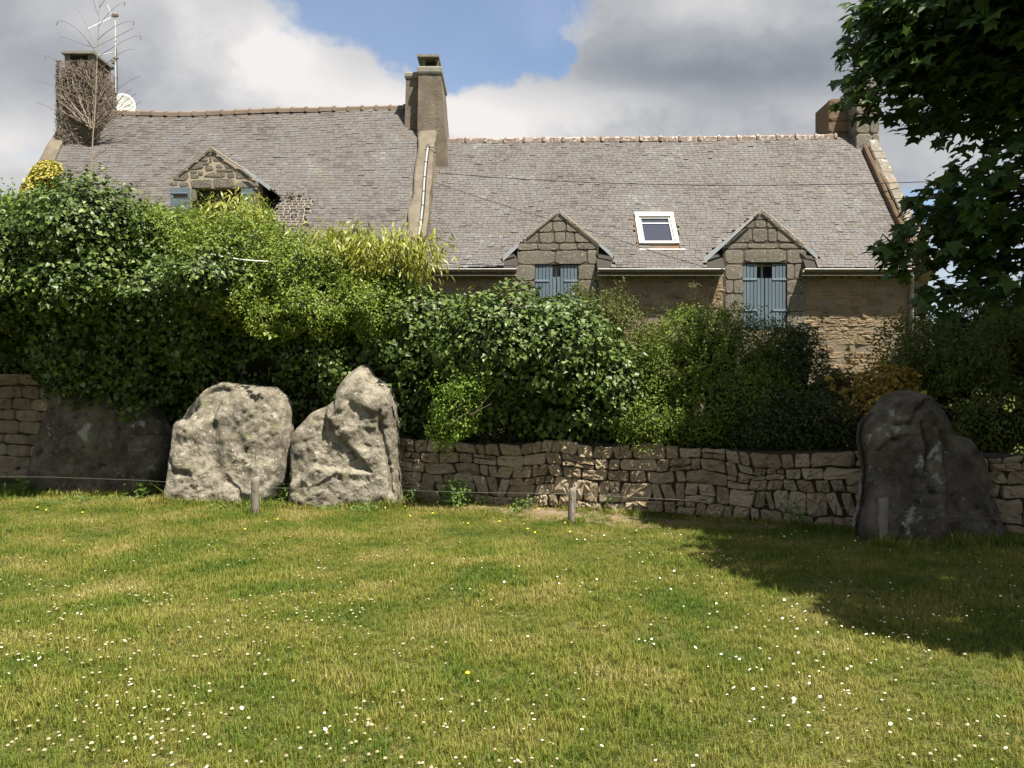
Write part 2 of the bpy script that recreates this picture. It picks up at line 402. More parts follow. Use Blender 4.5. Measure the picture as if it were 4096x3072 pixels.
def ground_z(x, y):
    x = np.asarray(x, dtype=float); y = np.asarray(y, dtype=float)
    p = np.stack([x * 0.45, y * 0.45, np.zeros_like(x)], -1)
    return 0.035 * fbm(p, 2, 11) * np.clip((40 - np.abs(y)) / 20, 0, 1)
gx = np.concatenate([[-400, -150, -60, -30], np.arange(-20, 20.1, 0.4), [30, 60, 150, 400]])
gy = np.concatenate([[-300, -100, -40, -15, -6], np.arange(0, 30.1, 0.4), [45, 80, 160, 500]])
X, Y = np.meshgrid(gx, gy)
GV = np.stack([X, Y, ground_z(X, Y)], -1).reshape(-1, 3)
nx, ny = len(gx), len(gy)
i, j = np.meshgrid(np.arange(nx - 1), np.arange(ny - 1))
a = (j * nx + i).ravel()
GF = np.stack([a, a + 1, a + 1 + nx, a + nx], -1)
tag(link('lawn', npmesh('lawn', GV, GF, M['lawn'], True)), 'mown grass lawn in front of the stones and house', kind='structure')

# ================================================================== stone pieces
def stone_from_poly(P, frame, proud, sd, back=0.05, inset=0.16, n_ref=1, rough=0.5, gap=0.0):
    """P: list of (a,b) corners in the wall plane (ccw or cw), frame(a,b,d)->xyz where d is towards the viewer."""
    P = [np.array(p, float) for p in P]
    r = np.random.default_rng(sd)
    area = 0.5 * sum(P[i][0] * P[(i + 1) % len(P)][1] - P[(i + 1) % len(P)][0] * P[i][1] for i in range(len(P)))
    if area < 0: P = P[::-1]
    # cut the corners and add edge points
    pts = []
    n = len(P)
    for i in range(n):
        p0, p1, p2 = P[i - 1], P[i], P[(i + 1) % n]
        c = 0.16
        pts.append(p1 + (p0 - p1) * c); pts.append(p1 + (p2 - p1) * c)
    c = sum(pts) / len(pts)
    size = math.sqrt(abs(area))
    pts = [p + r.normal(0, 0.022 * rough * 2, 2) * size for p in pts]
    if gap: pts = [p + (c - p) / max(1e-6, np.linalg.norm(c - p)) * gap for p in pts]
    m = len(pts)
    v = []
    for p in pts: v.append(frame(p[0], p[1], -back))
    for p in pts: v.append(frame(p[0], p[1], proud * (0.35 + 0.3 * r.random())))
    tilt = r.normal(0, 0.10, 2)
    for p in pts:
        q = p + (c - p) * (inset + 0.08 * r.random()); d = proud * (1 + 0.5 * rough * r.normal()) + (q - c) @ tilt * rough
        v.append(frame(q[0], q[1], max(proud * 0.45, d)))
    for p in pts:
        q = p + (c - p) * (0.58 + 0.1 * r.random()); d = proud * (1.05 + 0.55 * rough * r.normal()) + (q - c) @ tilt * rough
        v.append(frame(q[0], q[1], max(proud * 0.5, d)))
    v.append(frame(c[0], c[1], proud * 1.15))
    f = []
    for k in range(3):
        for i in range(m):
            j = (i + 1) % m
            f.append((k * m + i, k * m + j, (k + 1) * m + j, (k + 1) * m + i))
    for i in range(m): f.append((3 * m + i, 3 * m + (i + 1) % m, 4 * m))
    return v, f
def place_stones(polys, frame, mat, parent, name, proud=0.03, sd=0, limit=300, gap=0.008, inset=0.16, rough=0.5, restname='stones', smooth=False, back=0.05):
    rest = MB()
    for k, P in enumerate(polys):
        v, f = stone_from_poly(P, frame, proud * (0.7 + 0.6 * random.random()), sd + k, back=back, inset=inset, gap=gap, rough=rough)
        if k < limit:
            link(name, mesh(name, v, f, mat, smooth), parent)
        else: rest.add(v, f)
    if rest.v: tag(rest.build(restname, mat, parent), kind='stuff')
def courses(a0, a1, b0, b1, h, w, r, hj=0.35, wj=0.45, inside=None, wob=0.02):
    """random coursed rubble: list of quads with jittered, shared-looking joints"""
    out = []; b = b0
    while b < b1 - h * 0.3:
        hh = h * (1 + r.uniform(-hj, hj)); t = min(b + hh, b1)
        a = a0 - r.uniform(0, w)
        while a < a1:
            ww = w * (1 + r.uniform(-wj, wj))
            x0, x1 = max(a, a0), min(a + ww, a1)
            if x1 - x0 > w * 0.25:
                if ww < w * 0.75 or r.random() < 0.12 or t - b < h * 0.8:
                    cells = [(b, t)]
                elif r.random() < 0.22:
                    mid = b + (t - b) * r.uniform(0.4, 0.6); cells = [(b, mid), (mid, t)]
                else: cells = [(b, t)]
                for (c0, c1) in cells:
                    if inside is None or inside((x0 + x1) / 2, (c0 + c1) / 2):
                        j = lambda s=1: r.uniform(-wob, wob) * s
                        out.append([(x0 + j(), c0 + j()), (x1 + j(), c0 + j()), (x1 + j(), c1 + j()), (x0 + j(), c1 + j())])
            a += ww
        b = t
    return out

# ================================================================== houses
WY = 18.20                      # front wall plane
EY = 17.95                      # eaves edge
RY = 21.2                       # ridge
BY = 24.4                       # back
# ridge heights
LX0, LX1 = -11.92, -2.42
def ridge_l(x):
    px = 2048 + np.asarray(x) / RY * F
    py = np.interp(px, [250, 445, 600, 760, 1100, 1400, 1614], [446, 449, 455, 456, 442, 436, 430])
    return EYE + (YH - py) / F * RY
def ridge_r(x):
    px = 2048 + np.asarray(x) / RY * F
    py = np.interp(px, [1750, 1900, 2985, 3364, 3500], [562, 562, 553, 547, 546])
    return EYE + (YH - py) / F * RY
ZE_L, ZE_R = 4.877, 4.39
def make_surf(ze, ridge, bow, sd):
    def s(x, t):
        x = np.asarray(x, float); t = np.asarray(t, float)
        y = EY + (RY - EY) * t
        z = ze + (ridge(x) - ze) * t - bow * np.sin(np.pi * t)
        wob = 0.03 * fbm(np.stack([x * 0.5 + sd, t * 2.2, np.zeros_like(x * t)], -1), 2, sd)
        return np.stack([x + 0 * t, y + 0 * x, z + wob], -1)
    return s
surf_l = make_surf(ZE_L, ridge_l, 0.10, 3)
surf_r = make_surf(ZE_R, ridge_r, 0.05, 5)

house_l = thing('house', 'taller slate-roofed stone house on the left with creeper-covered chimney', 'house', (-7, WY, 0))
house_r = thing('house', 'lower slate-roofed stone house on the right with two stone dormers and a skylight', 'house', (4, WY, 0))

# --- slates -----------------------------------------------------------------
def slate_verts(x0, x1, i, exp, surf, S, lift, skew, thick=0.015, tail=0.0):
    """one slate lying on the course below: 8 verts"""
    t0 = (i * exp + tail) / S; t1 = (i * exp + exp * 1.15) / S
    a = surf(np.array([x0, x1, x1, x0]), np.array([t0 + skew / S, t0 - skew / S, t1, t1]))
    nrm = np.array([0, -0.78, 0.62])
    lo = 0.006 + lift; hi = 0.002
    up = np.array([lo, lo, hi, hi])[:, None] * nrm
    top = a + up + nrm * thick
    bot = a + np.array([-0.01, -0.01, 0, 0])[:, None] * 0 + up * 0.2 - nrm * 0.004
    return np.concatenate([bot, top])
SLF = np.array([(4, 5, 6, 7), (0, 1, 5, 4), (1, 2, 6, 5), (3, 0, 4, 7)])
def lay_slates(root_part, surf, x0f, x1f, S, exp, w, skip, chosen, sd, limit=300):
    r = np.random.default_rng(sd)
    rows = int(S / exp)
    V = []; n_ind = 0; verts_rest = []
    for i in range(rows):
        t = (i + 0.5) * exp / S
        a = x0f(t) - r.uniform(0, w); xe = x1f(t)
        while a < xe:
            ww = w * (1 + r.uniform(-0.22, 0.22)); b = a + ww
            xa, xb = max(a, x0f(t)) + 0.0035, min(b, xe) - 0.0035
            if xb - xa > 0.03:
                xm = (xa + xb) / 2
                pm = surf(xm, t)
                if not skip(xm, pm[2], pm[1]):
                    lift = abs(r.normal(0, 0.004)) + (0.012 if r.random() < 0.02 else 0)
                    vv = slate_verts(xa, xb, i, exp, surf, S, lift, r.normal(0, 0.004), tail=r.normal(0, 0.006))
                    if n_ind < limit and chosen(xm, pm[2], t):
                        link('slate', mesh('slate', vv, [tuple(int(q) for q in ff) for ff in SLF], M['slate']), root_part); n_ind += 1
                    else: verts_rest.append(vv)
            a = b
    n = len(verts_rest)
    vv = np.concatenate(verts_rest)
    ff = (np.arange(n)[:, None, None] * 8 + SLF[None]).reshape(-1, 4)
    o = link('slates', npmesh('slates', vv, ff, M['slate']), root_part); tag(o, kind='stuff')

# dormers: centre x, face half width left/right, apex z, slope, overhang each side
DORM = [dict(h=house_l, xc=-6.93, hl=0.96, hr=1.03, apex=7.17, sl=0.78, sr=0.66, wl=0.05, wr=0.32, surf=surf_l, ze=ZE_L, k=1.286),
        dict(h=house_r, xc=1.08, hl=0.96, hr=0.92, apex=5.73, sl=0.82, sr=0.82, wl=0.32, wr=0.30, surf=surf_r, ze=ZE_R, k=1.243),
        dict(h=house_r, xc=5.76, hl=0.88, hr=0.96, apex=5.75, sl=0.84, sr=0.84, wl=0.46, wr=0.30, surf=surf_r, ze=ZE_R, k=1.243)]
def dz(d, x):
    dx = x - d['xc']
    if dx < -(d['hl'] + d['wl']) or dx > d['hr'] + d['wr']: return -9
    return d['apex'] - (abs(dx) * (d['sl'] if dx < 0 else d['sr']))
def roof_base(name, parent, surf, x0, x1, ridge, ze, dorms):
    nx = 150; nt = 50
    xs = np.linspace(x0, x1, nx); ts = np.linspace(-0.01, 1, nt)
    v = []; f = []
    for t in ts:
        for x in xs:
            p = surf(x, t); v.append(p + np.array([0, 0.012, -0.02]))
    for a_ in range(nt - 1):
        for b_ in range(nx - 1):
            k = a_ * nx + b_
            c = (v[k] + v[k + 1 + nx]) / 2
            if any(c[2] < dz(d, c[0]) - 0.03 and d['xc'] - d['hl'] + 0.02 < c[0] < d['xc'] + d['hr'] - 0.02 for d in dorms): continue
            f.append((k, k + 1, k + 1 + nx, k + nx))
    b0 = len(v)
    for x in xs: v.append((x, BY + 0.1, ze))
    top = (nt - 1) * nx
    for b_ in range(nx - 1): f.append((top + b_, top + b_ + 1, b0 + b_ + 1, b0 + b_))
    return link(name, mesh(name, v, f, M['underlay']), parent)

roof_l = roof_base('roof', house_l, surf_l, LX0 + 0.3, LX1 + 0.1, ridge_l, ZE_L, DORM[:1])
roof_r = roof_base('roof', house_r, surf_r, -2.05, 9.4, ridge_r, ZE_R, DORM[1:])
# skylight footprint on the right roof (x0,x1,z0,z1)
SKX0, SKX1 = (2548 - 2048) / F * 18.75, (2706 - 2048) / F * 18.75
SKT0, SKT1 = 0.155, 0.385
PATCH = (-5.95, -4.95)
def in_patch(x, z):
    return (-5.80 < x < -4.85) and (5.42 < z < 6.22) and ((x + 4.75) ** 2 + (z - 5.35) ** 2 < 1.02 ** 2) and (x + 5.3 > -0.35 - (6.3 - z) * 0.5)
def skip_l(x, z, y):
    return z < dz(DORM[0], x) + 0.02 or in_patch(x, z) or (x > LX1 - 0.38 and y > 20.62)
def skip_r(x, z, y):
    if z < dz(DORM[1], x) or z < dz(DORM[2], x): return True
    t = (y - EY) / (RY - EY)
    if SKX0 - 0.02 < x < SKX1 + 0.02 and SKT0 < t < SKT1: return True
    return False
S_L = math.hypot(RY - EY, 4.15); S_R = math.hypot(RY - EY, 3.98)
lay_slates(roof_l, surf_l, lambda t: LX0 + 0.33, lambda t: LX1 + 0.02, S_L, 0.098, 0.15, skip_l,
           lambda x, z, t: z > 5.75 and -5.2 < x, 21)
lay_slates(roof_r, surf_r, lambda t: -1.99, lambda t: 9.27 - 0.02, S_R, 0.092, 0.135, skip_r,
           lambda x, z, t: x > -1.5, 22)
# mortared slates beside the left dormer
mv, nn = [], 0
mort = MB(); smesh = []
r_ = np.random.default_rng(5)
for i in range(int(S_L / 0.098)):
    x = -6.0 - r_.uniform(0, 0.1)
    while x < -4.7:
        w_ = 0.15 * (1 + r_.uniform(-0.2, 0.2)); xm = x + w_ / 2; t = (i + 0.5) * 0.098 / S_L
        pz = surf_l(xm, t)[2]
        if in_patch(xm, pz) and pz > dz(DORM[0], xm):
            vv = slate_verts(x - 0.004, x + w_ + 0.004, i, 0.098, surf_l, S_L, 0.004, 0)
            mort.add(vv + np.array([0, -0.012, 0.008]), [tuple(int(q) for q in ff) for ff in SLF])
            v2 = slate_verts(x + 0.011, x + w_ - 0.011, i, 0.098, surf_l, S_L, 0.016, 0, tail=0.020) + np.array([0, -0.016, 0.012])
            link('slate', mesh('slate', v2, [tuple(int(q) for q in ff) for ff in SLF], M['slate']), roof_l)
        x += w_
mort.build('mortar_joint', M['pale_mortar'], roof_l)

# --- walls -------------------------------------------------------------------
px2x = lambda px: (px - 2048) / F * WY
pyz = lambda py: EYE + (YH - py) / F * WY
def house_shell(parent, x0, x1, surf, ridge, ze, mat, holes):
    b = MB()
    zt = ze + (WY - EY) * 1.2 - 0.06
    xs = [x0]
    for (wx0, wx1, wz0) in holes:
        b.box(xs[-1], wx0, WY, WY + 0.42, 0, zt); b.box(wx0, wx1, WY, WY + 0.42, 0, wz0); xs.append(wx1)
    b.box(xs[-1], x1, WY, WY + 0.42, 0, zt)
    for xa, xb in ((x0, x0 + 0.4), (x1 - 0.4, x1)):
        zr = float(ridge((xa + xb) / 2)) - 0.06
        b.prism([(WY + 0.01, 0), (WY + 0.01, ze + 0.2), (RY, zr), (BY, ze), (BY, 0)], 0, xa + 0.003, xb - 0.003)
    b.box(x0 + 0.41, x1 - 0.41, BY - 0.4, BY, 0, ze - 0.1)
    return b.build('wall', mat, parent)
wall_l = house_shell(house_l, LX0, LX1 + 0.44, surf_l, ridge_l, ZE_L, M['mortar'], [(px2x(766), px2x(1000), pyz(1000))])
wall_r = house_shell(house_r, -1.96, 9.62, surf_r, ridge_r, ZE_R, M['mortar'], [(px2x(2140), px2x(2312), pyz(1330)), (px2x(2972), px2x(3147), pyz(1320))])
wframe = lambda a, b, d: (a, WY - d, b)
r_ = np.random.default_rng(31)
def in_wall_r(x, z):
    if -0.02 + DORM[1]['xc'] - 1.0 < x < DORM[1]['xc'] + 0.96: return False
    if DORM[2]['xc'] - 0.92 < x < DORM[2]['xc'] + 1.0: return False
    return z < 4.25
polys = courses(-1.6, 9.22, 1.75, 4.25, 0.125, 0.31, r_, inside=in_wall_r, wob=0.022)
# leave some stones buried under the mortar
polys = [p for p in polys if r_.random() < 0.80]
polys.sort(key=lambda p: -(p[0][0]))
place_stones(polys, wframe, M['rubble'], wall_r, 'stone', proud=0.012, sd=900, gap=0.014, inset=0.25, rough=0.9, restname='stones', limit=300)
# quoins at the right corner
q = []
z = 1.6
for k in range(9):
    h_ = 0.30 if k % 2 else 0.27
    q.append([(9.25, z), (9.62, z), (9.62, z + h_), (9.25, z + h_)]); z += h_ + 0.01
place_stones(q, wframe, M['ashlar'], wall_r, 'quoin', proud=0.03, sd=300, gap=0.008, inset=0.12, rough=0.3)

# --- ridge tiles ---------------------------------------------------------------
def ridge_tiles(parent, x0, x1, n, ridge, mat, sd, rad=0.085):
    r = np.random.default_rng(sd)
    w = (x1 - x0) / n
    for i in range(n):
        b = MB(); xa = x0 + i * w; xb = xa + w
        za, zb = float(ridge(xa)) + 0.0, float(ridge(xb)) + 0.0
        secs = [(xa - 0.005, za, rad * 1.0), (xb - 0.075, zb, rad * 0.97), (xb - 0.074, zb, rad * 1.28), (xb - 0.02, zb, rad * 1.34), (xb + 0.0, zb, rad * 1.1)]
        v = []; m = 9
        dzr = r.normal(0, 0.005)
        for (x, z, q) in secs:
            for k in range(m):
                t = math.pi * k / (m - 1)
                v.append((x, RY - math.cos(t) * q * 1.2, z + dzr + math.sin(t) * q * 0.95 - 0.02 - (0.07 if k in (0, m - 1) else 0)))
        f = [(s * m + k, s * m + k + 1, (s + 1) * m + k + 1, (s + 1) * m + k) for s in range(len(secs) - 1) for k in range(m - 1)]
        f += [tuple(range(m)), tuple(range(len(v) - 1, len(v) - m - 1, -1))]
        b.add(v, f); b.build('ridge_tile', mat, parent)
ridge_tiles(roof_l, -10.75, -2.85, 21, ridge_l, M['ridge_grey'], 4)
ridge_tiles(roof_r, -1.72, 8.72, 20, ridge_r, M['ridge_red'], 6)

# --- gable copings ---------------------------------------------------------------
def coping(parent, xa, xb, surf, t0, t1, up, mat, name, sd, n=26, wav=0.02, inner=None, thick=0.3):
    v = []; f = []
    for i in range(n + 1):
        t = t0 + (t1 - t0) * i / n
        p = surf((xa + xb) / 2, t)
        w = wav * fbm(np.array([[t * 9, sd, 0.5]]), 2, sd)[0]; w2 = wav * fbm(np.array([[t * 9, sd, 9.5]]), 2, sd)[0]
        u = up * (1 + 0.18 * fbm(np.array([[t * 14, sd, 3.5]]), 2, sd)[0])
        nr = np.array([0, -0.78, 0.62])
        for (x, d) in ((xa + w, -thick), (xa + w, u * 0.8), (xa + w + 0.04, u), (xb + w2 - 0.04, u), (xb + w2, u * 0.8), (xb + w2, -thick)):
            v.append((x, p[1] + nr[1] * d, p[2] + nr[2] * d))
    m = 6
    for i in range(n):
        for k in range(m - 1): f.append((i * m + k, (i + 1) * m + k, (i + 1) * m + k + 1, i * m + k + 1))
    f += [tuple(range(m)), tuple(range(len(v) - 1, len(v) - m - 1, -1))]
    return link(name, mesh(name, v, f, mat), parent)
coping(house_l, LX0, LX0 + 0.36, surf_l, -0.02, 0.87, 0.10, M['render'], 'coping', 3, wav=0.03)
coping(house_l, LX1 + 0.0, LX1 + 0.45, surf_l, -0.03, 0.80, 0.13, M['render'], 'coping', 8, wav=0.05, thick=0.75)
coping(house_r, 9.24, 9.33, surf_r, -0.01, 0.88, 0.18, M['brown_render'], 'mortar_fillet', 5, wav=0.004)  # inner parapet face; its shadow-side brown is put into the colour
cp = coping(house_r, 9.34, 9.63, surf_r, -0.02, 0.90, 0.19, M['mortar'], 'coping', 6, wav=0.02)
# stones of the right coping
r_ = np.random.default_rng(77)
t = 0.0
while t < 0.88:
    dt = r_.uniform(0.04, 0.12)
    pts = []
    b = MB()
    lo, hi = surf_r(9.46, t + 0.0015), surf_r(9.46, t + dt - 0.0015)
    nr = np.array([0, -0.78, 0.62]); u0, u1 = 0.185, 0.202 + r_.uniform(0, 0.022)
    xa, xb = 9.36 + r_.uniform(-0.02, 0.02), 9.635 + r_.uniform(-0.012, 0.02)
    c = [(xa, *(lo + nr * u0)[1:]), (xb, *(lo + nr * u0)[1:]), (xb, *(hi + nr * u0)[1:]), (xa, *(hi + nr * u0)[1:])]
    ins = 0.02
    c2 = [(xa + ins, *(lo + nr * u1)[1:]), (xb - ins, *(lo + nr * u1)[1:]), (xb - ins, *(hi + nr * u1)[1:]), (xa + ins, *(hi + nr * u1)[1:])]
    b.hexa(c + c2); b.build('coping_stone', M['lichen_stone'], cp)
    t += dt

# --- dormers ---------------------------------------------------------------
def Z1(poly, sc, ox, oy, Yd=WY):
    out = []
    for (zx, zy) in poly:
        p = at(ox + zx / sc, oy + zy / sc, Yd); out.append((p[0], p[2]))
    return out
D2 = [[(1030,120),(1210,275),(875,275)], [(760,360),(830,300),(910,300),(910,470),(640,470)], [(920,295),(1150,295),(1145,465),(925,465)], [(1165,300),(1215,295),(1390,470),(1160,465)],
      [(600,480),(665,485),(665,660),(370,665)], [(690,490),(935,490),(945,665),(690,665)], [(955,480),(1140,480),(1130,660),(955,655)], [(1150,480),(1290,490),(1295,655),(1145,660)], [(1305,490),(1440,485),(1620,650),(1310,655)],
      [(310,680),(650,675),(650,785),(300,790)], [(660,680),(1020,680),(1020,785),(660,790)], [(1035,680),(1335,680),(1335,785),(1035,785)], [(1350,670),(1690,670),(1690,775),(1350,775)],
      [(300,800),(970,800),(930,1035),(310,1040)], [(985,800),(1510,800),(1510,1030),(945,1030)], [(1525,790),(1690,790),(1690,1035),(1530,1030)],
      [(285,1050),(610,1050),(605,1325),(275,1325)], [(275,1335),(605,1335),(605,1440),(275,1440)], [(275,1450),(605,1450),(605,1720),(275,1720)], [(275,1730),(605,1730),(605,2000),(275,2000)],
      [(1370,1050),(1690,1045),(1690,1305),(1370,1305)], [(1370,1320),(1690,1320),(1690,1570),(1370,1570)], [(1370,1580),(1690,1580),(1690,1850),(1370,1850)]]
D3 = [[(840,60),(950,180),(740,180)], [(700,200),(740,195),(740,285),(625,285)], [(750,195),(890,195),(885,285),(750,285)], [(900,195),(990,190),(1080,280),(895,285)],
      [(600,300),(715,300),(710,465),(440,465)], [(725,300),(900,300),(905,465),(720,465)], [(912,300),(1020,305),(1020,460),(915,460)], [(1030,310),(1130,290),(1290,465),(1030,465)],
      [(370,485),(650,485),(650,545),(375,550)], [(660,485),(1040,485),(1040,545),(660,545)], [(1050,485),(1390,490),(1390,545),(1050,545)],
      [(370,560),(605,560),(605,735),(380,735)], [(615,560),(1140,560),(1140,720),(615,722)], [(1150,560),(1390,560),(1390,730),(1150,735)],
      [(380,750),(600,750),(600,935),(380,935)], [(380,945),(475,945),(475,1105),(380,1105)], [(485,945),(600,945),(600,1110),(485,1110)], [(380,1120),(600,1120),(600,1325),(380,1325)], [(380,1335),(600,1335),(600,1600),(380,1600)],
      [(1150,745),(1240,745),(1240,930),(1150,930)], [(1248,740),(1390,740),(1390,930),(1248,930)], [(1150,945),(1390,945),(1390,1110),(1150,1110)], [(1150,1120),(1390,1120),(1390,1330),(1150,1330)], [(1150,1340),(1390,1340),(1390,1600),(1150,1600)],
      # sunlit footing stones left of the dormer
      ]
D1 = [[(690,90),(760,85),(800,180),(640,185)], [(555,245),(640,185),(680,200),(685,250)], [(700,190),(730,190),(730,265),(705,260)], [(740,195),(850,190),(880,240),(745,255)],
      [(430,345),(520,260),(600,260),(640,320),(560,345)], [(610,260),(700,262),(700,292),(620,292)], [(870,240),(990,320),(960,332),(890,332)], [(780,290),(850,288),(860,330),(780,330)], [(650,305),(740,300),(755,350),(660,365)],
      [(780,345),(980,345),(985,372),(790,375)], [(255,470),(380,350),(440,360),(465,420),(430,480)], [(470,360),(560,352),(560,388),(480,395)], [(568,365),(630,368),(625,415),(572,408)], [(480,400),(575,412),(580,450),(480,450)],
      [(625,430),(700,385),(890,380),(895,432),(820,440)], [(905,388),(1000,385),(1000,450),(915,440)], [(1010,335),(1060,335),(1240,440),(1020,465)],
      [(245,490),(330,490),(330,540),(240,540)], [(340,495),(450,490),(465,545),(345,550)], [(470,475),(735,458),(735,568),(500,572)], [(745,452),(1000,452),(1005,565),(750,568)], [(1020,500),(1270,470),(1275,560),(1020,565)],
      [(1180,580),(1280,580),(1280,690),(1185,690)], [(1160,700),(1280,700),(1280,860),(1160,860)], [(1180,870),(1280,870),(1280,1000),(1180,1000)], [(490,585),(545,585),(545,725),(495,725)]]
def dormer(d, stones, sc, ox, oy, win, mort, fascia_l, fascia_r, mat=None):
    x0, x1 = d['xc'] - d['hl'], d['xc'] + d['hr']
    zl, zr_ = d['apex'] - d['hl'] * d['sl'], d['apex'] - d['hr'] * d['sr']
    wx0, wx1, wz0, wz1 = win
    yb = EY + (d['apex'] - d['ze']) / d['k']
    zb = 2.0
    b = MB(); fy = WY - 0.003
    # face in four pieces round the opening
    b.prism([(x0, wz1), (x1, wz1), (x1, zr_), (d['xc'], d['apex'] - 0.03), (x0, zl)], 1, fy, WY + 0.42)
    b.box(x0, wx0, fy, WY + 0.42, zb, wz1 - 0.0005)
    b.box(wx1, x1, fy, WY + 0.42, zb, wz1 - 0.0005)
    dm = b.build('dormer', mort, d['h'])
    # cheeks
    c = MB()
    ytop_l = EY + (zl - d['ze']) / d['k']; ytop_r = EY + (zr_ - d['ze']) / d['k']
    c.prism([(WY + 0.425, d['ze'] + 0.2), (WY + 0.425, zl - 0.03), (ytop_l + 0.25, zl - 0.03)], 0, x0 + 0.02, x0 + 0.1)
    c.prism([(WY + 0.425, d['ze'] + 0.2), (WY + 0.425, zr_ - 0.03), (ytop_r + 0.25, zr_ - 0.03)], 0, x1 - 0.1, x1 - 0.02)
    c.build('cheek', M['dark_stone'] if d is not DORM[0] else M['slate'], dm)
    if d is DORM[0]:      # slate courses on the visible cheek
        k = 0; z = 5.0
        while z < zr_ - 0.05:
            s = MB(); y0 = WY + 0.43; y1 = max(y0 + 0.02, EY + (z + 0.06 - d['ze']) / d['k'] + 0.05)
            s.hexa([(x1 - 0.018, y0, z), (x1 + 0.012, y0, z), (x1 + 0.012, y1, z), (x1 - 0.018, y1, z),
                    (x1 - 0.018, y0, z + 0.105), (x1 - 0.004, y0, z + 0.105), (x1 - 0.004, y1, z + 0.105), (x1 - 0.018, y1, z + 0.105)])
            s.build('cheek_slate', M['slate'], dm); z += 0.108
    # roof planes with slates
    yf = WY + 0.035
    for sgn, h, w, sl in ((-1, d['hl'], d['wl'], d['sl']), (1, d['hr'], d['wr'], d['sr'])):
        rows = int(math.hypot(h + w, (h + w) * sl) / 0.098) + 1
        s = MB()
        for k in range(rows):
            u0 = (h + w) * (1 - k / rows); u1 = (h + w) * (1 - (k + 1.15) / rows)
            u1 = max(u1, 0)
            za, zc = d['apex'] - u0 * sl - 0.03, d['apex'] - u1 * sl - 0.03
            ya = EY + (za - d['ze']) / d['k'] + 0.1; yc = EY + (zc - d['ze']) / d['k'] + 0.1
            if ya < yf + 0.05: ya = yf + 0.05
            xa, xc = d['xc'] + sgn * u0, d['xc'] + sgn * u1
            th = 0.022
            c8 = [(xa, yf, za), (xc, yf, zc - 0.006), (xc, yc, zc - 0.006), (xa, ya, za), (xa, yf, za + th), (xc, yf, zc + th - 0.010), (xc, yc, zc + th - 0.010), (xa, ya, za + th)]
            if sgn > 0: c8 = [c8[i] for i in (1, 0, 3, 2, 5, 4, 7, 6)]
            s.hexa(c8)
        s.build('dormer_roof', M['slate'], dm)
    for sgn, h, w, sl, fr in ((-1, d['hl'], d['wl'], d['sl'], fascia_l), (1, d['hr'], d['wr'], d['sr'], fascia_r)):
        if not fr: continue
        ua, ub, wa, wb = fr
        s = MB(); pa, pb = d['xc'] + sgn * ua, d['xc'] + sgn * ub
        za, zc = d['apex'] - ua * sl, d['apex'] - ub * sl
        y0, y1 = WY - 0.10, WY - 0.085
        c8 = [(pa, y0, za - wa), (pb, y0, zc - wb), (pb, y1, zc - wb), (pa, y1, za - wa), (pa, y0, za + 0.02), (pb, y0, zc + 0.03), (pb, y1, zc + 0.03), (pa, y1, za + 0.02)]
        if sgn < 0: c8 = [c8[i] for i in (1, 0, 3, 2, 5, 4, 7, 6)]
        s.hexa(c8); s.build('verge_flashing', M['zinc'], dm)
    place_stones([Z1(p, sc, ox, oy) for p in stones], wframe, mat or M['ashlar'], dm, 'dormer_stone', proud=0.015, sd=int(d['xc'] * 100) + 2000, gap=0.003, inset=0.03, rough=0.10)
    # thin mortar fillet down the right rake
    s = MB()
    for sgn, h, sl in ((1, d['hr'], d['sr']), (-1, d['hl'] * 0.75, d['sl'])):
        pts = [(d['xc'] + sgn * u, WY - 0.05, d['apex'] - u * sl + 0.018) for u in np.linspace(0.02, h, 8)]
        s.tube(pts, 0.014, 5)
    s.build('mortar_fillet', M['pale_mortar'], dm)
    return dm
px2x = lambda px: (px - 2048) / F * WY
pyz = lambda py: EYE + (YH - py) / F * WY
W1 = (px2x(766), px2x(1000), pyz(1000), pyz(753))
W2 = (px2x(2140), px2x(2312), pyz(1330), pyz(1057))
W3 = (px2x(2972), px2x(3147), pyz(1320), pyz(1052))
dorm1 = dormer(DORM[0], D1, 2.949, 600, 560, W1, M['pale_mortar'], None, (0.78, 1.36, 0.02, 0.085), M['ashlar'])
dorm2 = dormer(DORM[1], D2, 4.367, 2000, 820, W2, M['joint'], (0.93, 1.29, 0.07, 0.12), (0.93, 1.24, 0.05, 0.09))
dorm3 = dormer(DORM[2], D3, 3.131, 2780, 820, W3, M['joint'], (0.22, 1.36, 0.03, 0.12), (0.95, 1.27, 0.05, 0.10))
# sunlit masonry under the dormers, left of the openings
for d, xs in ((DORM[1], (px2x(2035), px2x(2063))), (DORM[2], (px2x(2852), px2x(2890)))):
    q = []; z = 2.2
    while z < 4.0:
        q.append([(xs[0], z), (xs[1], z), (xs[1], z + 0.2), (xs[0], z + 0.2)]); z += 0.21
    place_stones(q, wframe, M['rubble'], wall_r, 'quoin', proud=0.02, sd=int(d['xc'] * 50) + 70, gap=0.006, rough=0.6)

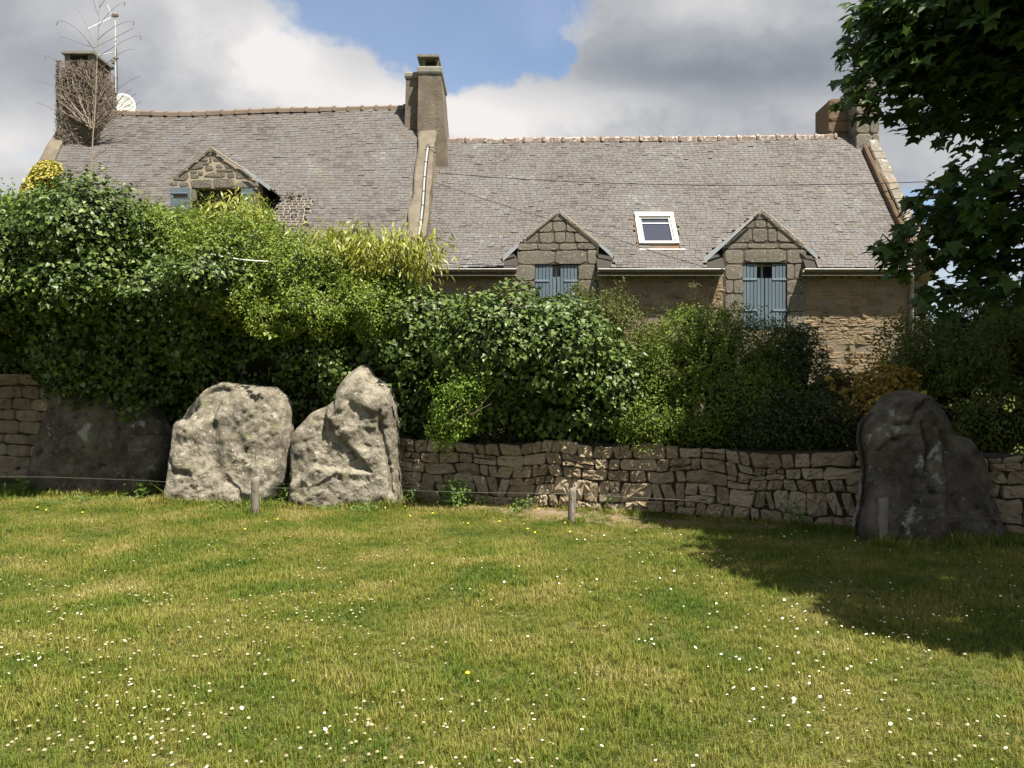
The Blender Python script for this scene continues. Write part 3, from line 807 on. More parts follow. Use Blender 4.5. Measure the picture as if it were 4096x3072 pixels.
# --- windows and shutters -------------------------------------------------------
def window(parent, w, curtain=True, frame_mat=None):
    x0, x1, z0, z1 = w
    b = MB(); yy = WY + 0.22
    fm = frame_mat or M['white_paint']
    f = 0.05; xm = (x0 + x1) / 2
    for (a, c, e_, g_) in ((x0, x0 + f, z0, z1), (x1 - f, x1, z0, z1), (x0 + f, x1 - f, z1 - f, z1 - 0.002), (xm - f / 2, xm + f / 2, z0, z1 - f), (x0 + f, xm - f / 2, z1 - 0.42, z1 - 0.395), (xm + f / 2, x1 - f, z1 - 0.42, z1 - 0.395)):
        b.box(a, c, yy, yy + 0.05, e_, g_)
    wf = b.build('window', fm, parent)
    MB().box(x0 + f, x1 - f, yy + 0.02, yy + 0.026, z0, z1 - f).build('pane', M['glass'], wf)
    if curtain: MB().box(x0 + f, x1 - f, yy + 0.06, yy + 0.065, z0, z1 - 0.30).build('curtain', M['curtain'], wf)
    return wf
def shutter_leaf(parent, xa, xb, z0, z1, notch, side, hinges, n=6, yy=WY + 0.02):
    """side -1: hinged on the left. planks near the meeting edge are shorter by notch = (width, drop)"""
    sh = MB(); w = (xb - xa) / n
    back = MB().box(xa + 0.01, xb - 0.01, yy + 0.024, yy + 0.03, z0, z1 - notch[1] - 0.01)
    part = back.build('shutter', M['hinge'], parent)
    for k in range(n):
        a, c = xa + k * w, xa + (k + 1) * w
        inner = (k * w >= (xb - xa) - notch[0] - 0.3 * w) if side < 0 else ((k + 1) * w <= notch[0] + 0.3 * w)
        top = z1 - (notch[1] if inner else 0)
        b = MB(); g_ = 0.007
        b.box(a + g_, c - g_, yy + random.uniform(-0.002, 0.002), yy + 0.022, z0, top - random.uniform(0, 0.006))
        b.build('plank', M['shutter'], part)
    for hz in hinges:
        b = MB()
        if side < 0: b.box(xa - 0.03, xa + (xb - xa) * 0.66, yy - 0.014, yy - 0.004, hz - 0.022, hz + 0.022)
        else: b.box(xb - (xb - xa) * 0.66, xb + 0.03, yy - 0.014, yy - 0.004, hz - 0.022, hz + 0.022)
        b.build('strap_hinge', M['hinge'], part)
    return part
for W, dmr, hz, nt in ((W2, dorm2, [pyz(1122), pyz(1245)], (0.125, 0.27)), (W3, dorm3, [pyz(1116), pyz(1240)], (0.145, 0.33))):
    window(house_r, W)
    MB().box(W[0] - 0.0, W[1], WY + 0.4, WY + 0.41, W[2] - 0.1, W[3]).build('dark_interior', M['void'], house_r)
    xm = (W[0] + W[1]) / 2 - (0.0 if W is W2 else 0.005)
    shutter_leaf(house_r, W[0] + 0.005, xm - 0.004, W[2], W[3] - 0.015, nt, -1, hz)
    shutter_leaf(house_r, xm + 0.008, W[1] - 0.005, W[2], W[3] - 0.015, nt, 1, hz)
# left dormer: dark timber window, shutter folded open on the left, one on the right
wd = MB(); wd.box(W1[0], W1[1], WY + 0.2, WY + 0.22, W1[2], W1[3]); wo1 = wd.build('window', M['dark_wood'], house_l)
b = MB()
for k in range(7):
    a_ = W1[0] + 0.03 + k * (W1[1] - W1[0] - 0.06) / 7
    b = MB(); b.box(a_ + 0.006, a_ + (W1[1] - W1[0] - 0.06) / 7 - 0.006, WY + 0.18, WY + 0.197, W1[2], W1[3] - 0.05); b.build('plank', M['dark_wood'], wo1)
MB().box(W1[0] - 0.0, W1[0] + 0.05, WY + 0.05, WY + 0.19, W1[2], W1[3] - 0.005).build('frame', M['board'], wo1)
xa, xb = px2x(686), px2x(765)
b = MB(); yy = WY - 0.07
zt = pyz(753); s1 = MB().box(xa, xb, yy + 0.0, yy + 0.02, pyz(782), zt)
shp = s1.build('shutter', M['shutter'], house_l)
for k in range(4):
    w_ = (xb - xa) / 4
    MB().box(xa + k * w_ + 0.003, xa + (k + 1) * w_ - 0.003, yy + 0.004, yy + 0.018, pyz(940), pyz(797)).build('plank', M['shutter'], shp)
MB().box(xa, xa + 0.07, yy, yy + 0.02, pyz(797), pyz(782)).build('rail', M['shutter'], shp)
MB().box(xb - 0.05, xb, yy, yy + 0.02, pyz(797), pyz(782)).build('rail', M['shutter'], shp)
MB().box(xa + 0.02, xb - 0.05, yy - 0.012, yy - 0.001, pyz(777), pyz(773)).build('strap_hinge', M['hinge'], shp)
xa, xb = px2x(968), px2x(1015)
s1 = MB().box(xa, xb, yy, yy + 0.02, pyz(940), pyz(757)); shp = s1.build('shutter', M['shutter'], house_l)
MB().box(xa, xb - 0.05, yy - 0.012, yy - 0.001, pyz(780), pyz(775)).build('strap_hinge', M['hinge'], shp)

# --- eaves: gutters, boards, rafter feet -----------------------------------------------
def gutter(parent, xa, xb, z, y):
    v = []; m = 9; r1 = 0.062
    for x in (xa, xb):
        for k in range(m):
            t = math.pi + math.pi * k / (m - 1); v.append((x, y + math.cos(t) * r1, z + math.sin(t) * r1))
        for k in range(m - 1, -1, -1):
            t = math.pi + math.pi * k / (m - 1); v.append((x, y + math.cos(t) * (r1 - 0.004), z + math.sin(t) * (r1 - 0.004)))
    n = 2 * m
    f = [(k, (k + 1) % n, n + (k + 1) % n, n + k) for k in range(n)] + [tuple(range(n - 1, -1, -1)), tuple(range(n, 2 * n))]
    g_ = link('gutter', mesh('gutter', v, f, M['gutter'], False), parent)
    MB().tube([(xa, y - r1, z + 0.004), (xb, y - r1, z + 0.004)], 0.010, 8).build('gutter_bead', M['bead'], g_)
    k = xa + 0.3
    while k < xb - 0.1:
        MB().box(k, k + 0.02, y - r1 - 0.004, y + r1, z - r1 - 0.008, z - r1 - 0.002).build('gutter_bracket', M['gutter'], g_); k += 0.6
    return g_
for (p0, p1) in ((1735, 2066), (2392, 2896), (3214, 3655)):
    xa, xb = (p0 - 2048) / F * 17.9, (p1 - 2048) / F * 17.9
    gutter(house_r, xa, xb, 4.335, 17.89)
    MB().box(xa, xb, 17.955, 17.975, 4.225, 4.355).build('fascia_board', M['board'], house_r)
    MB().box(xa, xb, 17.945, 17.985, 4.205, 4.222).build('fascia_gleam_strip', M['bead'], house_r)  # pale strip painted for light caught along the lower edge
    MB().box(xa, xb, 17.99, WY - 0.002, 4.24, 4.26).build('soffit_board', M['board'], house_r)
    k = xa + 0.15
    while k < xb - 0.1:
        MB().box(k, k + 0.06, 18.04, WY - 0.003, 4.17, 4.236).build('rafter_foot', M['board'], house_r); k += 0.42
gutter(house_l, -5.6, (1642 - 2048) / F * 17.9, 4.84, 17.89)
MB().box(-5.6, -2.3, 17.955, 17.975, 4.72, 4.86).build('fascia_board', M['board'], house_l)
MB().box(-5.6, -2.3, 17.945, 17.985, 4.700, 4.717).build('fascia_gleam_strip', M['bead'], house_l)  # same painted gleam along the left eaves
# rough broken masonry at the foot of the middle coping
b = MB(); b.box(-2.42, -2.02, 17.93, WY - 0.002, 3.2, 4.78); b.build('party_wall_end', M['dark_stone'], house_l)
# downpipe
xd = px2x(3641)
pp = MB().tube([(xd - 0.12, 17.89, 4.28), (xd - 0.10, 17.93, 4.16), (xd - 0.02, 18.08, 3.98), (xd, 18.12, 3.88), (xd, 18.12, 0.05)], 0.042, 10).build('downpipe', M['pipe'], house_r, True)
for z in (3.6, 2.6, 1.6): MB().tube([(xd, 18.12, z), (xd, 18.12, z + 0.05)], 0.050, 10).build('collar', M['pipe'], pp)

# --- skylight ---------------------------------------------------------------
def roof_frame(x, t, surf=surf_r):
    p = surf(x, t); q = surf(x, t + 0.02); s = (q - p) / np.linalg.norm(q - p); n = np.cross([1, 0, 0], s); return p, s, n
p0, s_, n_ = roof_frame((SKX0 + SKX1) / 2, SKT0)
def rb(b, x0, x1, a0, a1, h0, h1):
    c = []
    for h in (h0, h1):
        for (x, a_) in ((x0, a0), (x1, a0), (x1, a1), (x0, a1)):
            q_ = np.array([x, p0[1], p0[2]]) + s_ * a_ + n_ * h; c.append(tuple(q_))
    b.hexa(c)
Ls = (SKT1 - SKT0) * S_R
fr = MB()
rb(fr, SKX0, SKX0 + 0.09, 0.06, Ls, -0.02, 0.085); rb(fr, SKX1 - 0.09, SKX1, 0.06, Ls, -0.02, 0.085)
rb(fr, SKX0 + 0.0, SKX1, Ls - 0.14, Ls + 0.02, -0.02, 0.10); rb(fr, SKX0 + 0.002, SKX1 - 0.002, 0.055, 0.115, -0.02, 0.080)
sky_l = fr.build('skylight', M['white_paint'], house_r)
sf = MB(); a_, c_ = SKX0 + 0.1, SKX1 - 0.1
rb(sf, a_, a_ + 0.045, 0.125, Ls - 0.15, 0.02, 0.065); rb(sf, c_ - 0.045, c_, 0.125, Ls - 0.15, 0.02, 0.065)
rb(sf, a_ + 0.045, c_ - 0.045, 0.125, 0.16, 0.02, 0.063); rb(sf, a_ + 0.045, c_ - 0.045, Ls - 0.19, Ls - 0.15, 0.02, 0.063)
sf.build('sash', M['pipe_white'], sky_l)
gl = MB(); rb(gl, a_ + 0.045, c_ - 0.045, 0.16, Ls - 0.19, 0.028, 0.034); gl.build('pane', M['glass'], sky_l)
gb_ = MB(); rb(gb_, a_ + 0.046, c_ - 0.046, Ls - 0.37, Ls - 0.345, 0.036, 0.052); gb_.build('glazing_bar', M['bead'], sky_l)
ap = MB(); rb(ap, SKX0 + 0.0, SKX1 + 0.0, -0.10, 0.05, 0.012, 0.022); ap.build('apron_flashing', M['brown_render'], sky_l)
ap = MB(); rb(ap, SKX0 - 0.04, SKX1 + 0.12, -0.135, -0.10, 0.020, 0.034); ap.build('flashing_edge', M['white_paint'], sky_l)
for u0, u1 in ((SKX0 - 0.035, SKX0 - 0.002), (SKX1 + 0.002, SKX1 + 0.03)):
    ap = MB(); rb(ap, u0, u1, -0.08, Ls, 0.0, 0.045); ap.build('shadow_flashing', M['brown_render'], sky_l)  # brown colour holds the shadow beside the raised frame

# --- chimneys ---------------------------------------------------------------
def soft_block(corners_b, corners_t, zb, zt, mat, name, parent, n=10, amp=0.02, sd=0):
    """corner lists (x,y) ccw, interpolated over height with small bulges"""
    v = []; f = []; per = 6; m = 4 * per
    for i in range(n + 1):
        t = i / n; z = zb + (zt - zb) * t
        for k in range(4):
            for j in range(per):
                s = j / per
                pb = np.array(corners_b[k]) * (1 - s) + np.array(corners_b[(k + 1) % 4]) * s
                pt = np.array(corners_t[k]) * (1 - s) + np.array(corners_t[(k + 1) % 4]) * s
                p = pb * (1 - t) + pt * t
                w = amp * fbm(np.array([[p[0] * 2.5, p[1] * 2.5, z * 2.5]]), 3, sd)[0]
                c = np.mean(np.array(corners_t), 0); d = p - c; d /= max(1e-6, np.linalg.norm(d))
                v.append((p[0] + d[0] * w, p[1] + d[1] * w, z))
    for i in range(n):
        for k in range(m): f.append((i * m + k, i * m + (k + 1) % m, (i + 1) * m + (k + 1) % m, (i + 1) * m + k))
    f += [tuple(range(m - 1, -1, -1)), tuple(range(n * m, n * m + m))]
    return link(name, mesh(name, v, f, mat), parent)
def rect(x0, x1, y0, y1): return [(x0, y0), (x1, y0), (x1, y1), (x0, y1)]
# middle chimney
cm = soft_block(rect(-2.46, -1.62, 20.40, 22.1), rect(-2.43, -1.85, 20.45, 22.0), 7.0, 9.80, M['render'], 'chimney', house_l, amp=0.015, sd=4)
soft_block(rect(-2.84, -2.40, 20.68, 21.75), rect(-2.79, -2.40, 20.70, 21.7), 7.6, 9.80, M['render'], 'chimney_flue', cm, amp=0.01, sd=5)
def band(x0, x1, y0, y1, z0, z1, nm, mat, parent, r=0.05):
    v = []; f = []
    prof = [(0.0, z0), (0.02, z0 + 0.01), (0.035, z0 + 0.06), (0.03, z1 - 0.05), (0.01, z1 - 0.015), (-0.05, z1)]
    for (o, z) in prof:
        v += [(x0 - o, y0 - o, z), (x1 + o, y0 - o, z), (x1 + o, y1 + o, z), (x0 - o, y1 + o, z)]
    for i in range(len(prof) - 1):
        for k in range(4): f.append((i * 4 + k, i * 4 + (k + 1) % 4, i * 4 + 4 + (k + 1) % 4, i * 4 + 4 + k))
    f += [(3, 2, 1, 0), tuple(range(len(v) - 4, len(v)))]
    return link(nm, mesh(nm, v, f, mat), parent)
band(-2.43, -1.85, 20.45, 22.0, 9.80, 10.02, 'cap_band', M['chimney_cap'], cm)
band(-2.79, -2.46, 20.70, 21.7, 9.78, 9.97, 'cap_band', M['chimney_cap'], cm)
for (x, y) in ((-2.34, 20.56), (-1.98, 20.56), (-2.34, 21.2), (-1.98, 21.2), (-2.34, 21.80), (-1.98, 21.80)): MB().box(x, x + 0.07, y, y + 0.1, 10.018, 10.26).build('cowl_pier', M['render'], cm)
MB().box(-2.26, -1.99, 20.67, 21.75, 10.01, 10.20).build('flue_dark_block', M['void'], cm)  # solid block; darkness of the flue mouth is painted in its colour
MB().box(-2.47, -1.90, 20.46, 22.0, 10.265, 10.325).build('cowl_slab', M['chimney_cap'], cm)
# left chimney
cl = soft_block(rect(-11.66, -10.80, 20.38, 21.45), rect(-11.66, -10.84, 20.40, 21.4), 8.0, 9.95, M['dark_stone'], 'chimney', house_l, amp=0.03, sd=8)
MB().box(-11.52, -10.95, 20.46, 21.3, 9.955, 10.25).build('flue_dark_block', M['void'], cl)  # dark block painted as the shaded gap under the slab
for (x, y) in ((-11.60, 20.42), (-11.00, 20.42), (-11.60, 21.2), (-11.00, 21.2)): MB().box(x, x + 0.14, y, y + 0.12, 9.955, 10.30).build('cowl_pier', M['render'], cl)
MB().box(-11.66, -10.82, 20.36, 21.42, 10.305, 10.37).build('cowl_slab', M['chimney_cap'], cl)
# right chimney of dressed stone
cr_ = MB().box(9.13, 9.68, 20.84, 22.3, 7.6, 9.66).build('chimney', M['mortar'], house_r)
r_ = np.random.default_rng(3)
z = 7.62; k = 0
while z < 9.6:
    h_ = 0.50 if k else 0.26
    cut = 9.10 + (0.42 if k % 2 else 0.36)
    for (xa, xb) in ((9.10, cut - 0.006), (cut + 0.006, 9.71)):
        v, f = stone_from_poly([(xa, z), (xb, z), (xb, z + h_ - 0.01), (xa, z + h_ - 0.01)], lambda a, b_, d_: (a, 20.84 - d_, b_), 0.03, 60 + k, inset=0.07, rough=0.2)
        link('dressed_block', mesh('dressed_block', v, f, M['ashlar']), cr_)
    ym = 20.84 + (0.5 if k % 2 else 0.8)
    for (ya, yb) in ((20.81, ym - 0.006), (ym + 0.006, 21.36)):
        v, f = stone_from_poly([(ya, z), (yb, z), (yb, z + h_ - 0.01), (ya, z + h_ - 0.01)], lambda a, b_, d_: (9.13 - d_, a, b_), 0.03, 160 + k, inset=0.07, rough=0.2)
        link('dressed_block', mesh('dressed_block', v, f, M['ashlar']), cr_)
    z += h_; k += 1
bk = MB().box(8.59, 9.128, 21.33, 22.3, 7.9, 9.44).build('chimney_flue', M['brown_render'], cr_)
z = 7.95; k = 0
while z < 9.4:
    v, f = stone_from_poly([(8.57, z), (9.12, z), (9.12, z + 0.3), (8.57, z + 0.3)], lambda a, b_, d_: (a, 21.33 - d_, b_), 0.025, 260 + k, inset=0.07, rough=0.3)
    link('dressed_block', mesh('dressed_block', v, f, M['brown_render']), cr_)
    z += 0.31; k += 1

# --- cable duct on the coping, hook and overhead cable -----------------------
def cop(t, x, up=0.16):
    p = surf_l(x, t); return Vector((x, p[1] - 0.78 * up, p[2] + 0.62 * up))
duct = thing('cable_duct', 'pale jointed cable duct running down the coping between the two roofs', 'cable duct', tuple(cop(0.0, -2.12)))
pts = [cop(t, -2.13 + 0.02 * math.sin(t * 9), 0.17) for t in np.linspace(0.66, -0.02, 14)] + [Vector((-2.12, 17.86, z)) for z in (4.4, 3.6, 2.8)]
# lay it as separate lengths
seg = 3
for i in range(0, len(pts) - 1, 2):
    a_, b_ = pts[i], pts[min(i + 2, len(pts) - 1)]
    d_ = (b_ - a_); a2 = a_ + d_ * 0.02; b2 = b_ - d_ * 0.02
    MB().tube([a2, (a2 + b2) / 2, b2], 0.028, 8).build('duct_length', M['pipe_white'], duct)
    MB().tube([a_ - d_.normalized() * 0.012, a_ + d_.normalized() * 0.012], 0.035, 8).build('duct_clip', M['black'], duct)
MB().tube([p + Vector((0.05, 0, 0.0)) for p in pts], 0.009, 5).build('black_wire', M['black'], duct)
top = pts[0]
loop = [top + Vector((0.05 * math.cos(a) , -0.02, 0.05 * math.sin(a) + 0.02)) for a in np.linspace(-0.6, math.pi + 0.6, 12)]
MB().tube(loop, 0.009, 5).build('wire_loop', M['black'], duct)
hook = top + Vector((0.16, -0.02, 0.0))
MB().tube([top + Vector((0.02, 0.0, 0.02)), hook, hook + Vector((0.06, 0, -0.03)), hook + Vector((0.08, 0.0, -0.10)), hook + Vector((0.03, 0.04, -0.13)), hook + Vector((-0.04, 0.05, -0.08))], 0.012, 6).build('anchor_hook', M['rust'], duct)
def hang(pA, pB, sag, r, n=40, mat='black'):
    pts_ = []
    for i in range(n + 1):
        t = i / n; p = Vector(pA).lerp(Vector(pB), t); p.z -= sag * 4 * t * (1 - t); pts_.append(p)
    return MB().tube(pts_, r, 5)
pA = at(1745, 691, hook.y); pB = at(4400, 690, 15.0)
cb = hang(pA, pB, 0.28, 0.009)
tag(cb.build('overhead_cable', M['black']), 'black overhead cable sagging across the right roof into the tree', 'cable')
pA = at(1712, 1048, 17.8); pB = at(2064, 1062, 17.85)
tag(hang(pA, pB, 0.02, 0.010).build('eaves_cable', M['black']), 'thin black wire along the eaves beside the duct', 'cable')

# --- aerial and dish on the left chimney ----------------------------------------
an = thing('tv_antenna', 'television aerial mast with three booms beside the left chimney', 'antenna', tuple(at(462, 370, 21.3)))
AY = 21.3
def P(px, py, y=AY): return Vector(at(px, py, y))
MB().tube([P(463, 372), P(462, 200), P(460, 50)], 0.016, 8).build('mast', M['aluminium'], an)
MB().tube([P(468, 380), P(469, 300), P(466, 210), P(462, 180)], 0.010, 6).build('mast_cable', M['black'], an)
def boom(a, b, n, l, mat='aluminium', tilt=0.3, nm='boom', up=0.0):
    a, b = Vector(a), Vector(b)
    o = MB().tube([a, b], 0.010, 6).build(nm, M[mat], an)
    d = (b - a).normalized(); e_ = Vector((-0.25, 0.9, 0.30)).normalized()
    for i in range(n):
        c = a.lerp(b, (i + 0.5) / n)
        MB().tube([c - e_ * l * 0.5, c + e_ * l * 0.5], 0.006, 5).build('antenna_element', M[mat], o)
    return o
boom(P(352, 115, 20.8), P(466, 60, 21.4), 11, 0.34)
boom(P(372, 193, 20.8), P(534, 112, 21.6), 0, 0.2, 'rust')
boom(P(392, 222, 20.9), P(466, 206, 21.4), 8, 0.22)
MB().tube([P(430, 18), P(445, 58)], 0.008, 5).build('antenna_element', M['aluminium'], an)
MB().box(*[P(448, 60).x, P(472, 60).x], AY - 0.04, AY + 0.04, P(450, 66).z, P(450, 57).z).build('mast_clamp', M['rust'], an)
MB().box(*[P(448, 60).x, P(462, 60).x], AY - 0.05, AY + 0.03, P(450, 256).z, P(450, 243).z).build('junction_box', M['rust'], an)
MB().box(*[P(455, 60).x, P(474, 60).x], AY - 0.03, AY + 0.03, P(450, 236).z, P(450, 232).z).build('mast_clamp', M['rust'], an)

dc = Vector(at(491, 428, 21.75))
dish = thing('satellite_dish', 'cream satellite dish standing just behind the ridge by the left chimney', 'satellite dish', tuple(dc))
v = []; f = []; m = 36; rings = 7
tiltm = Matrix.Rotation(math.radians(14), 3, 'Z') @ Matrix.Rotation(math.radians(-12), 3, 'X')
for i in range(rings + 1):
    s = i / rings
    for k in range(m):
        t = 2 * math.pi * k / m
        p = Vector((0.33 * s * math.cos(t), -0.07 * s * s, 0.37 * s * math.sin(t))); v.append(dc + tiltm @ p)
for k in range(m):
    t = 2 * math.pi * k / m; v.append(dc + tiltm @ Vector((0.34 * math.cos(t), -0.055, 0.38 * math.sin(t))))
f = [(i * m + k, (i + 1) * m + k, (i + 1) * m + (k + 1) % m, i * m + (k + 1) % m) for i in range(rings + 1) for k in range(m)]
link('reflector', mesh('reflector', v, f, M['dish'], True), dish)
MB().tube([dc + Vector((0, 0.03, -0.1)), dc + Vector((0, 0.12, -0.2)), dc + Vector((-0.1, 0.3, -0.75))], 0.02, 6).build('bracket', M['rust'], dish)
def lettering(txt, size, loc, mat, parent, name='lettering'):
    cu = bpy.data.curves.new(name, 'FONT'); cu.body = txt; cu.size = size; cu.extrude = 0.001; cu.align_x = 'CENTER'; cu.space_character = 1.05
    cu.materials.append(M[mat])
    tmp = bpy.data.objects.new(name, cu)
    me = bpy.data.meshes.new_from_object(tmp); bpy.data.objects.remove(tmp)
    o = bpy.data.objects.new(name, me); COL.objects.link(o)
    o.parent = parent; o.matrix_parent_inverse = Matrix.Translation(-parent.location)
    R = tiltm.to_4x4() @ Matrix.Rotation(math.radians(90), 4, 'X')
    o.matrix_basis = Matrix.Translation(dc + tiltm @ Vector(loc)) @ R @ Matrix.Rotation(math.radians(-6), 4, 'Z')
    return o
lettering('CAHORS', 0.075, (0.05, -0.035, 0.03), 'letter', dish)
arc = [dc + tiltm @ Vector((-0.135 + 0.03 * math.cos(a), -0.035, 0.062 + 0.032 * math.sin(a))) for a in np.linspace(0.7, 5.2, 10)]
MB().tube(arc, 0.005, 5).build('emblem', M['letter'], dish)
# ================================================================== megaliths
def poly_sdf(px, py, poly):
    """signed distance (positive inside) to polygon, numpy"""
    P = np.array(poly, float); n = len(P)
    d = np.full(px.shape, 1e18); inside = np.zeros(px.shape, bool)
    for i in range(n):
        a, b = P[i], P[(i + 1) % n]; e = b - a
        wx, wy = px - a[0], py - a[1]
        t = np.clip((wx * e[0] + wy * e[1]) / (e @ e), 0, 1)
        d = np.minimum(d, (wx - e[0] * t) ** 2 + (wy - e[1] * t) ** 2)
        c = ((a[1] <= py) & (b[1] > py)) | ((b[1] <= py) & (a[1] > py))
        xi = a[0] + (py - a[1]) / (b[1] - a[1] + 1e-12) * e[0]
        inside ^= c & (px < xi)
    return np.where(inside, 1, -1) * np.sqrt(d)
def line_d(px, py, line):
    d = np.full(px.shape, 1e18)
    for a, b in zip(line[:-1], line[1:]):
        a, b = np.array(a, float), np.array(b, float); e = b - a
        wx, wy = px - a[0], py - a[1]; t = np.clip((wx * e[0] + wy * e[1]) / (e @ e), 0, 1)
        d = np.minimum(d, (wx - e[0] * t) ** 2 + (wy - e[1] * t) ** 2)
    return np.sqrt(d)
def chips(p, scale, sd):
    """piecewise planar relief: every cell is a plane with its own tilt"""
    r = np.random.default_rng(sd)
    lo, hi = p.min(0) - scale, p.max(0) + scale
    n = max(8, int(np.prod((hi - lo) / scale)))
    S = lo + (hi - lo) * r.random((n, 3)); T = r.normal(0, 1, (n, 3)); O = r.normal(0, 0.35, n)
    out = np.zeros(len(p))
    d = ((p[:, None, :] - S[None]) ** 2).sum(2); k = d.argmin(1)
    return ((p - S[k]) * T[k]).sum(1) / scale * 0.6 + O[k]
def megalith(name, label, outline, Y0, T, mat, feats=(), grooves=(), sd=0, group=None, amp=0.03, ncell=0.05, lean=0.0, facet=0.03):
    O = np.array(outline, float)
    # densify the outline
    pts = []
    n = len(O)
    for i in range(n):
        p0, p1, p2, p3 = O[i - 1], O[i], O[(i + 1) % n], O[(i + 2) % n]
        k = max(2, int(np.linalg.norm(p2 - p1) / 9))
        for j in range(k):
            t = j / k
            cr = 0.5 * ((2 * p1) + (-p0 + p2) * t + (2 * p0 - 5 * p1 + 4 * p2 - p3) * t * t + (-p0 + 3 * p1 - 3 * p2 + p3) * t ** 3)
            pts.append(cr * 0.6 + (p1 * (1 - t) + p2 * t) * 0.4)
    P = np.array(pts); N = len(P)
    jit = fbm(np.stack([P[:, 0] * 0.02, P[:, 1] * 0.02, np.full(N, sd * 3.1)], -1), 4, sd)
    c = np.array([(O[:, 0].min() + O[:, 0].max()) / 2, O[:, 1].min() * 0.35 + O[:, 1].max() * 0.65])
    P = c + (P - c) * (1 + 0.012 * jit)[:, None]
    Mr = 44
    base = O[:, 1].max(); span = base - O[:, 1].min()
    V = []
    allp, meta = [], []
    for side in (-1, 1):
        for i in range(Mr + 1):
            s = (i / Mr) ** 0.8
            Q = c + (P - c) * s
            prof = math.sqrt(max(0.0, 1 - s ** 9.0)) * 0.93 + 0.07 * (1 - s)
            D = np.full(N, T * prof)
            X = (Q[:, 0] - 2048) / F * Y0; Z = EYE + (YH - Q[:, 1]) / F * Y0
            p3 = np.stack([X, np.full(N, sd * 5.0 + side * 3), Z], -1)
            fade = np.clip((1 - s) / 0.10, 0.15, 1)
            # flat facets: quantised large noise gives planes meeting at edges
            big = fbm(p3 * 1.3, 2, sd + 4)
            rid = 1 - np.abs(fbm(p3 * 2.6 + 5, 3, sd + 9)) * 2.4
            fine = fbm(p3 * 11, 4, sd + 20) * 0.017 + np.abs(fbm(p3 * 4.5, 3, sd + 30)) * -0.026
            step = np.round(big * 3) / 3
            pc = np.stack([X + 0.03 * fbm(p3 * 6, 2, 3), np.zeros(N), Z + 0.03 * fbm(p3 * 6, 2, 13)], -1)
            allp.append(pc); D = D + (amp * big + facet * (step - big) * 0.5 + 0.008 * rid + fine * 0.8) * fade; meta.append((side, fade, i))
            if side < 0:
                for poly, dv, soft in feats:
                    sdf = poly_sdf(Q[:, 0] + 5 * fbm(p3 * 7, 2, 77), Q[:, 1] + 5 * fbm(p3 * 7, 2, 78), poly)
                    t = np.clip(sdf / soft * 0.5 + 0.5, 0, 1); D = D + dv * t * t * (3 - 2 * t) * fade
                for ln, dep, w in grooves:
                    dd = line_d(Q[:, 0], Q[:, 1], ln); D = D - dep * np.exp(-(dd / w) ** 2) * fade
            hfrac = np.clip((base - Q[:, 1]) / span, 0, 1)
            yy = Y0 + side * D + lean * hfrac
            V.append(np.stack([X, yy, Z], -1))
    V = np.concatenate(V)
    A = np.concatenate(allp)
    ch = 0.018 * chips(A, 0.42, sd) + 0.009 * chips(A, 0.15, sd + 50)
    fd = np.concatenate([np.full(N, m_[1] * m_[0]) for m_ in meta])
    V[:, 1] += ch * fd
    R = Mr + 1
    Fc = []
    idx = np.arange(N); nxt = (idx + 1) % N
    for sidx in (0, 1):
        for i in range(Mr):
            a = (sidx * R + i) * N
            q = np.stack([a + idx, a + N + idx, a + N + nxt, a + nxt], -1)
            Fc.append(q if sidx == 0 else q[:, ::-1])
    a = Mr * N; b = (R + Mr) * N
    Fc.append(np.stack([a + idx, b + idx, b + nxt, a + nxt], -1))
    Fc = np.concatenate(Fc)
    o = link(name, npmesh(name, V, Fc, mat, True))
    return tag(o, label, 'standing stone', group)
GS = 'standing stones in front of the hedge'
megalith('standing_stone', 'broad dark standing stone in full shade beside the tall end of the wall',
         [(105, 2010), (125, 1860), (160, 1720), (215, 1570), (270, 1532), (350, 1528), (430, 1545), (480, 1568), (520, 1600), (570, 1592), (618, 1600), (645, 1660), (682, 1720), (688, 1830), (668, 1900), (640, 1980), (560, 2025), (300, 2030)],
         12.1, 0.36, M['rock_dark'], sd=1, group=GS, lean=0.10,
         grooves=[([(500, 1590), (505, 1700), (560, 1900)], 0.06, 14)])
megalith('standing_stone', 'wide pale grey standing stone with a flat shoulder and lichen patches, behind the first post',
         [(676, 2040), (680, 1900), (686, 1760), (692, 1690), (722, 1668), (742, 1630), (800, 1560), (862, 1527), (930, 1530), (1020, 1542), (1090, 1550), (1130, 1585), (1152, 1640), (1158, 1740), (1155, 1850), (1140, 1930), (1105, 2000), (1050, 2045), (860, 2050)],
         11.2, 0.40, M['rock'], sd=2, group=GS, lean=0.22,
         feats=[([(660, 1400), (1000, 1400), (905, 1590), (870, 1672), (660, 1690)], -0.16, 16), ([(660, 1780), (840, 1850), (1000, 1960), (1030, 2060), (640, 2060)], 0.07, 40),
                ([(1040, 1860), (1180, 1830), (1180, 2060), (1080, 2060), (1010, 1960)], 0.06, 30)],
         grooves=[([(945, 1915), (985, 1940), (1000, 1975), (1020, 2000)], 0.07, 8), ([(870, 1700), (880, 1800), (900, 1880)], 0.05, 22), ([(700, 1830), (740, 1880), (800, 1890)], 0.04, 10), ([(930, 1600), (940, 1700), (1000, 1820)], 0.05, 26)])
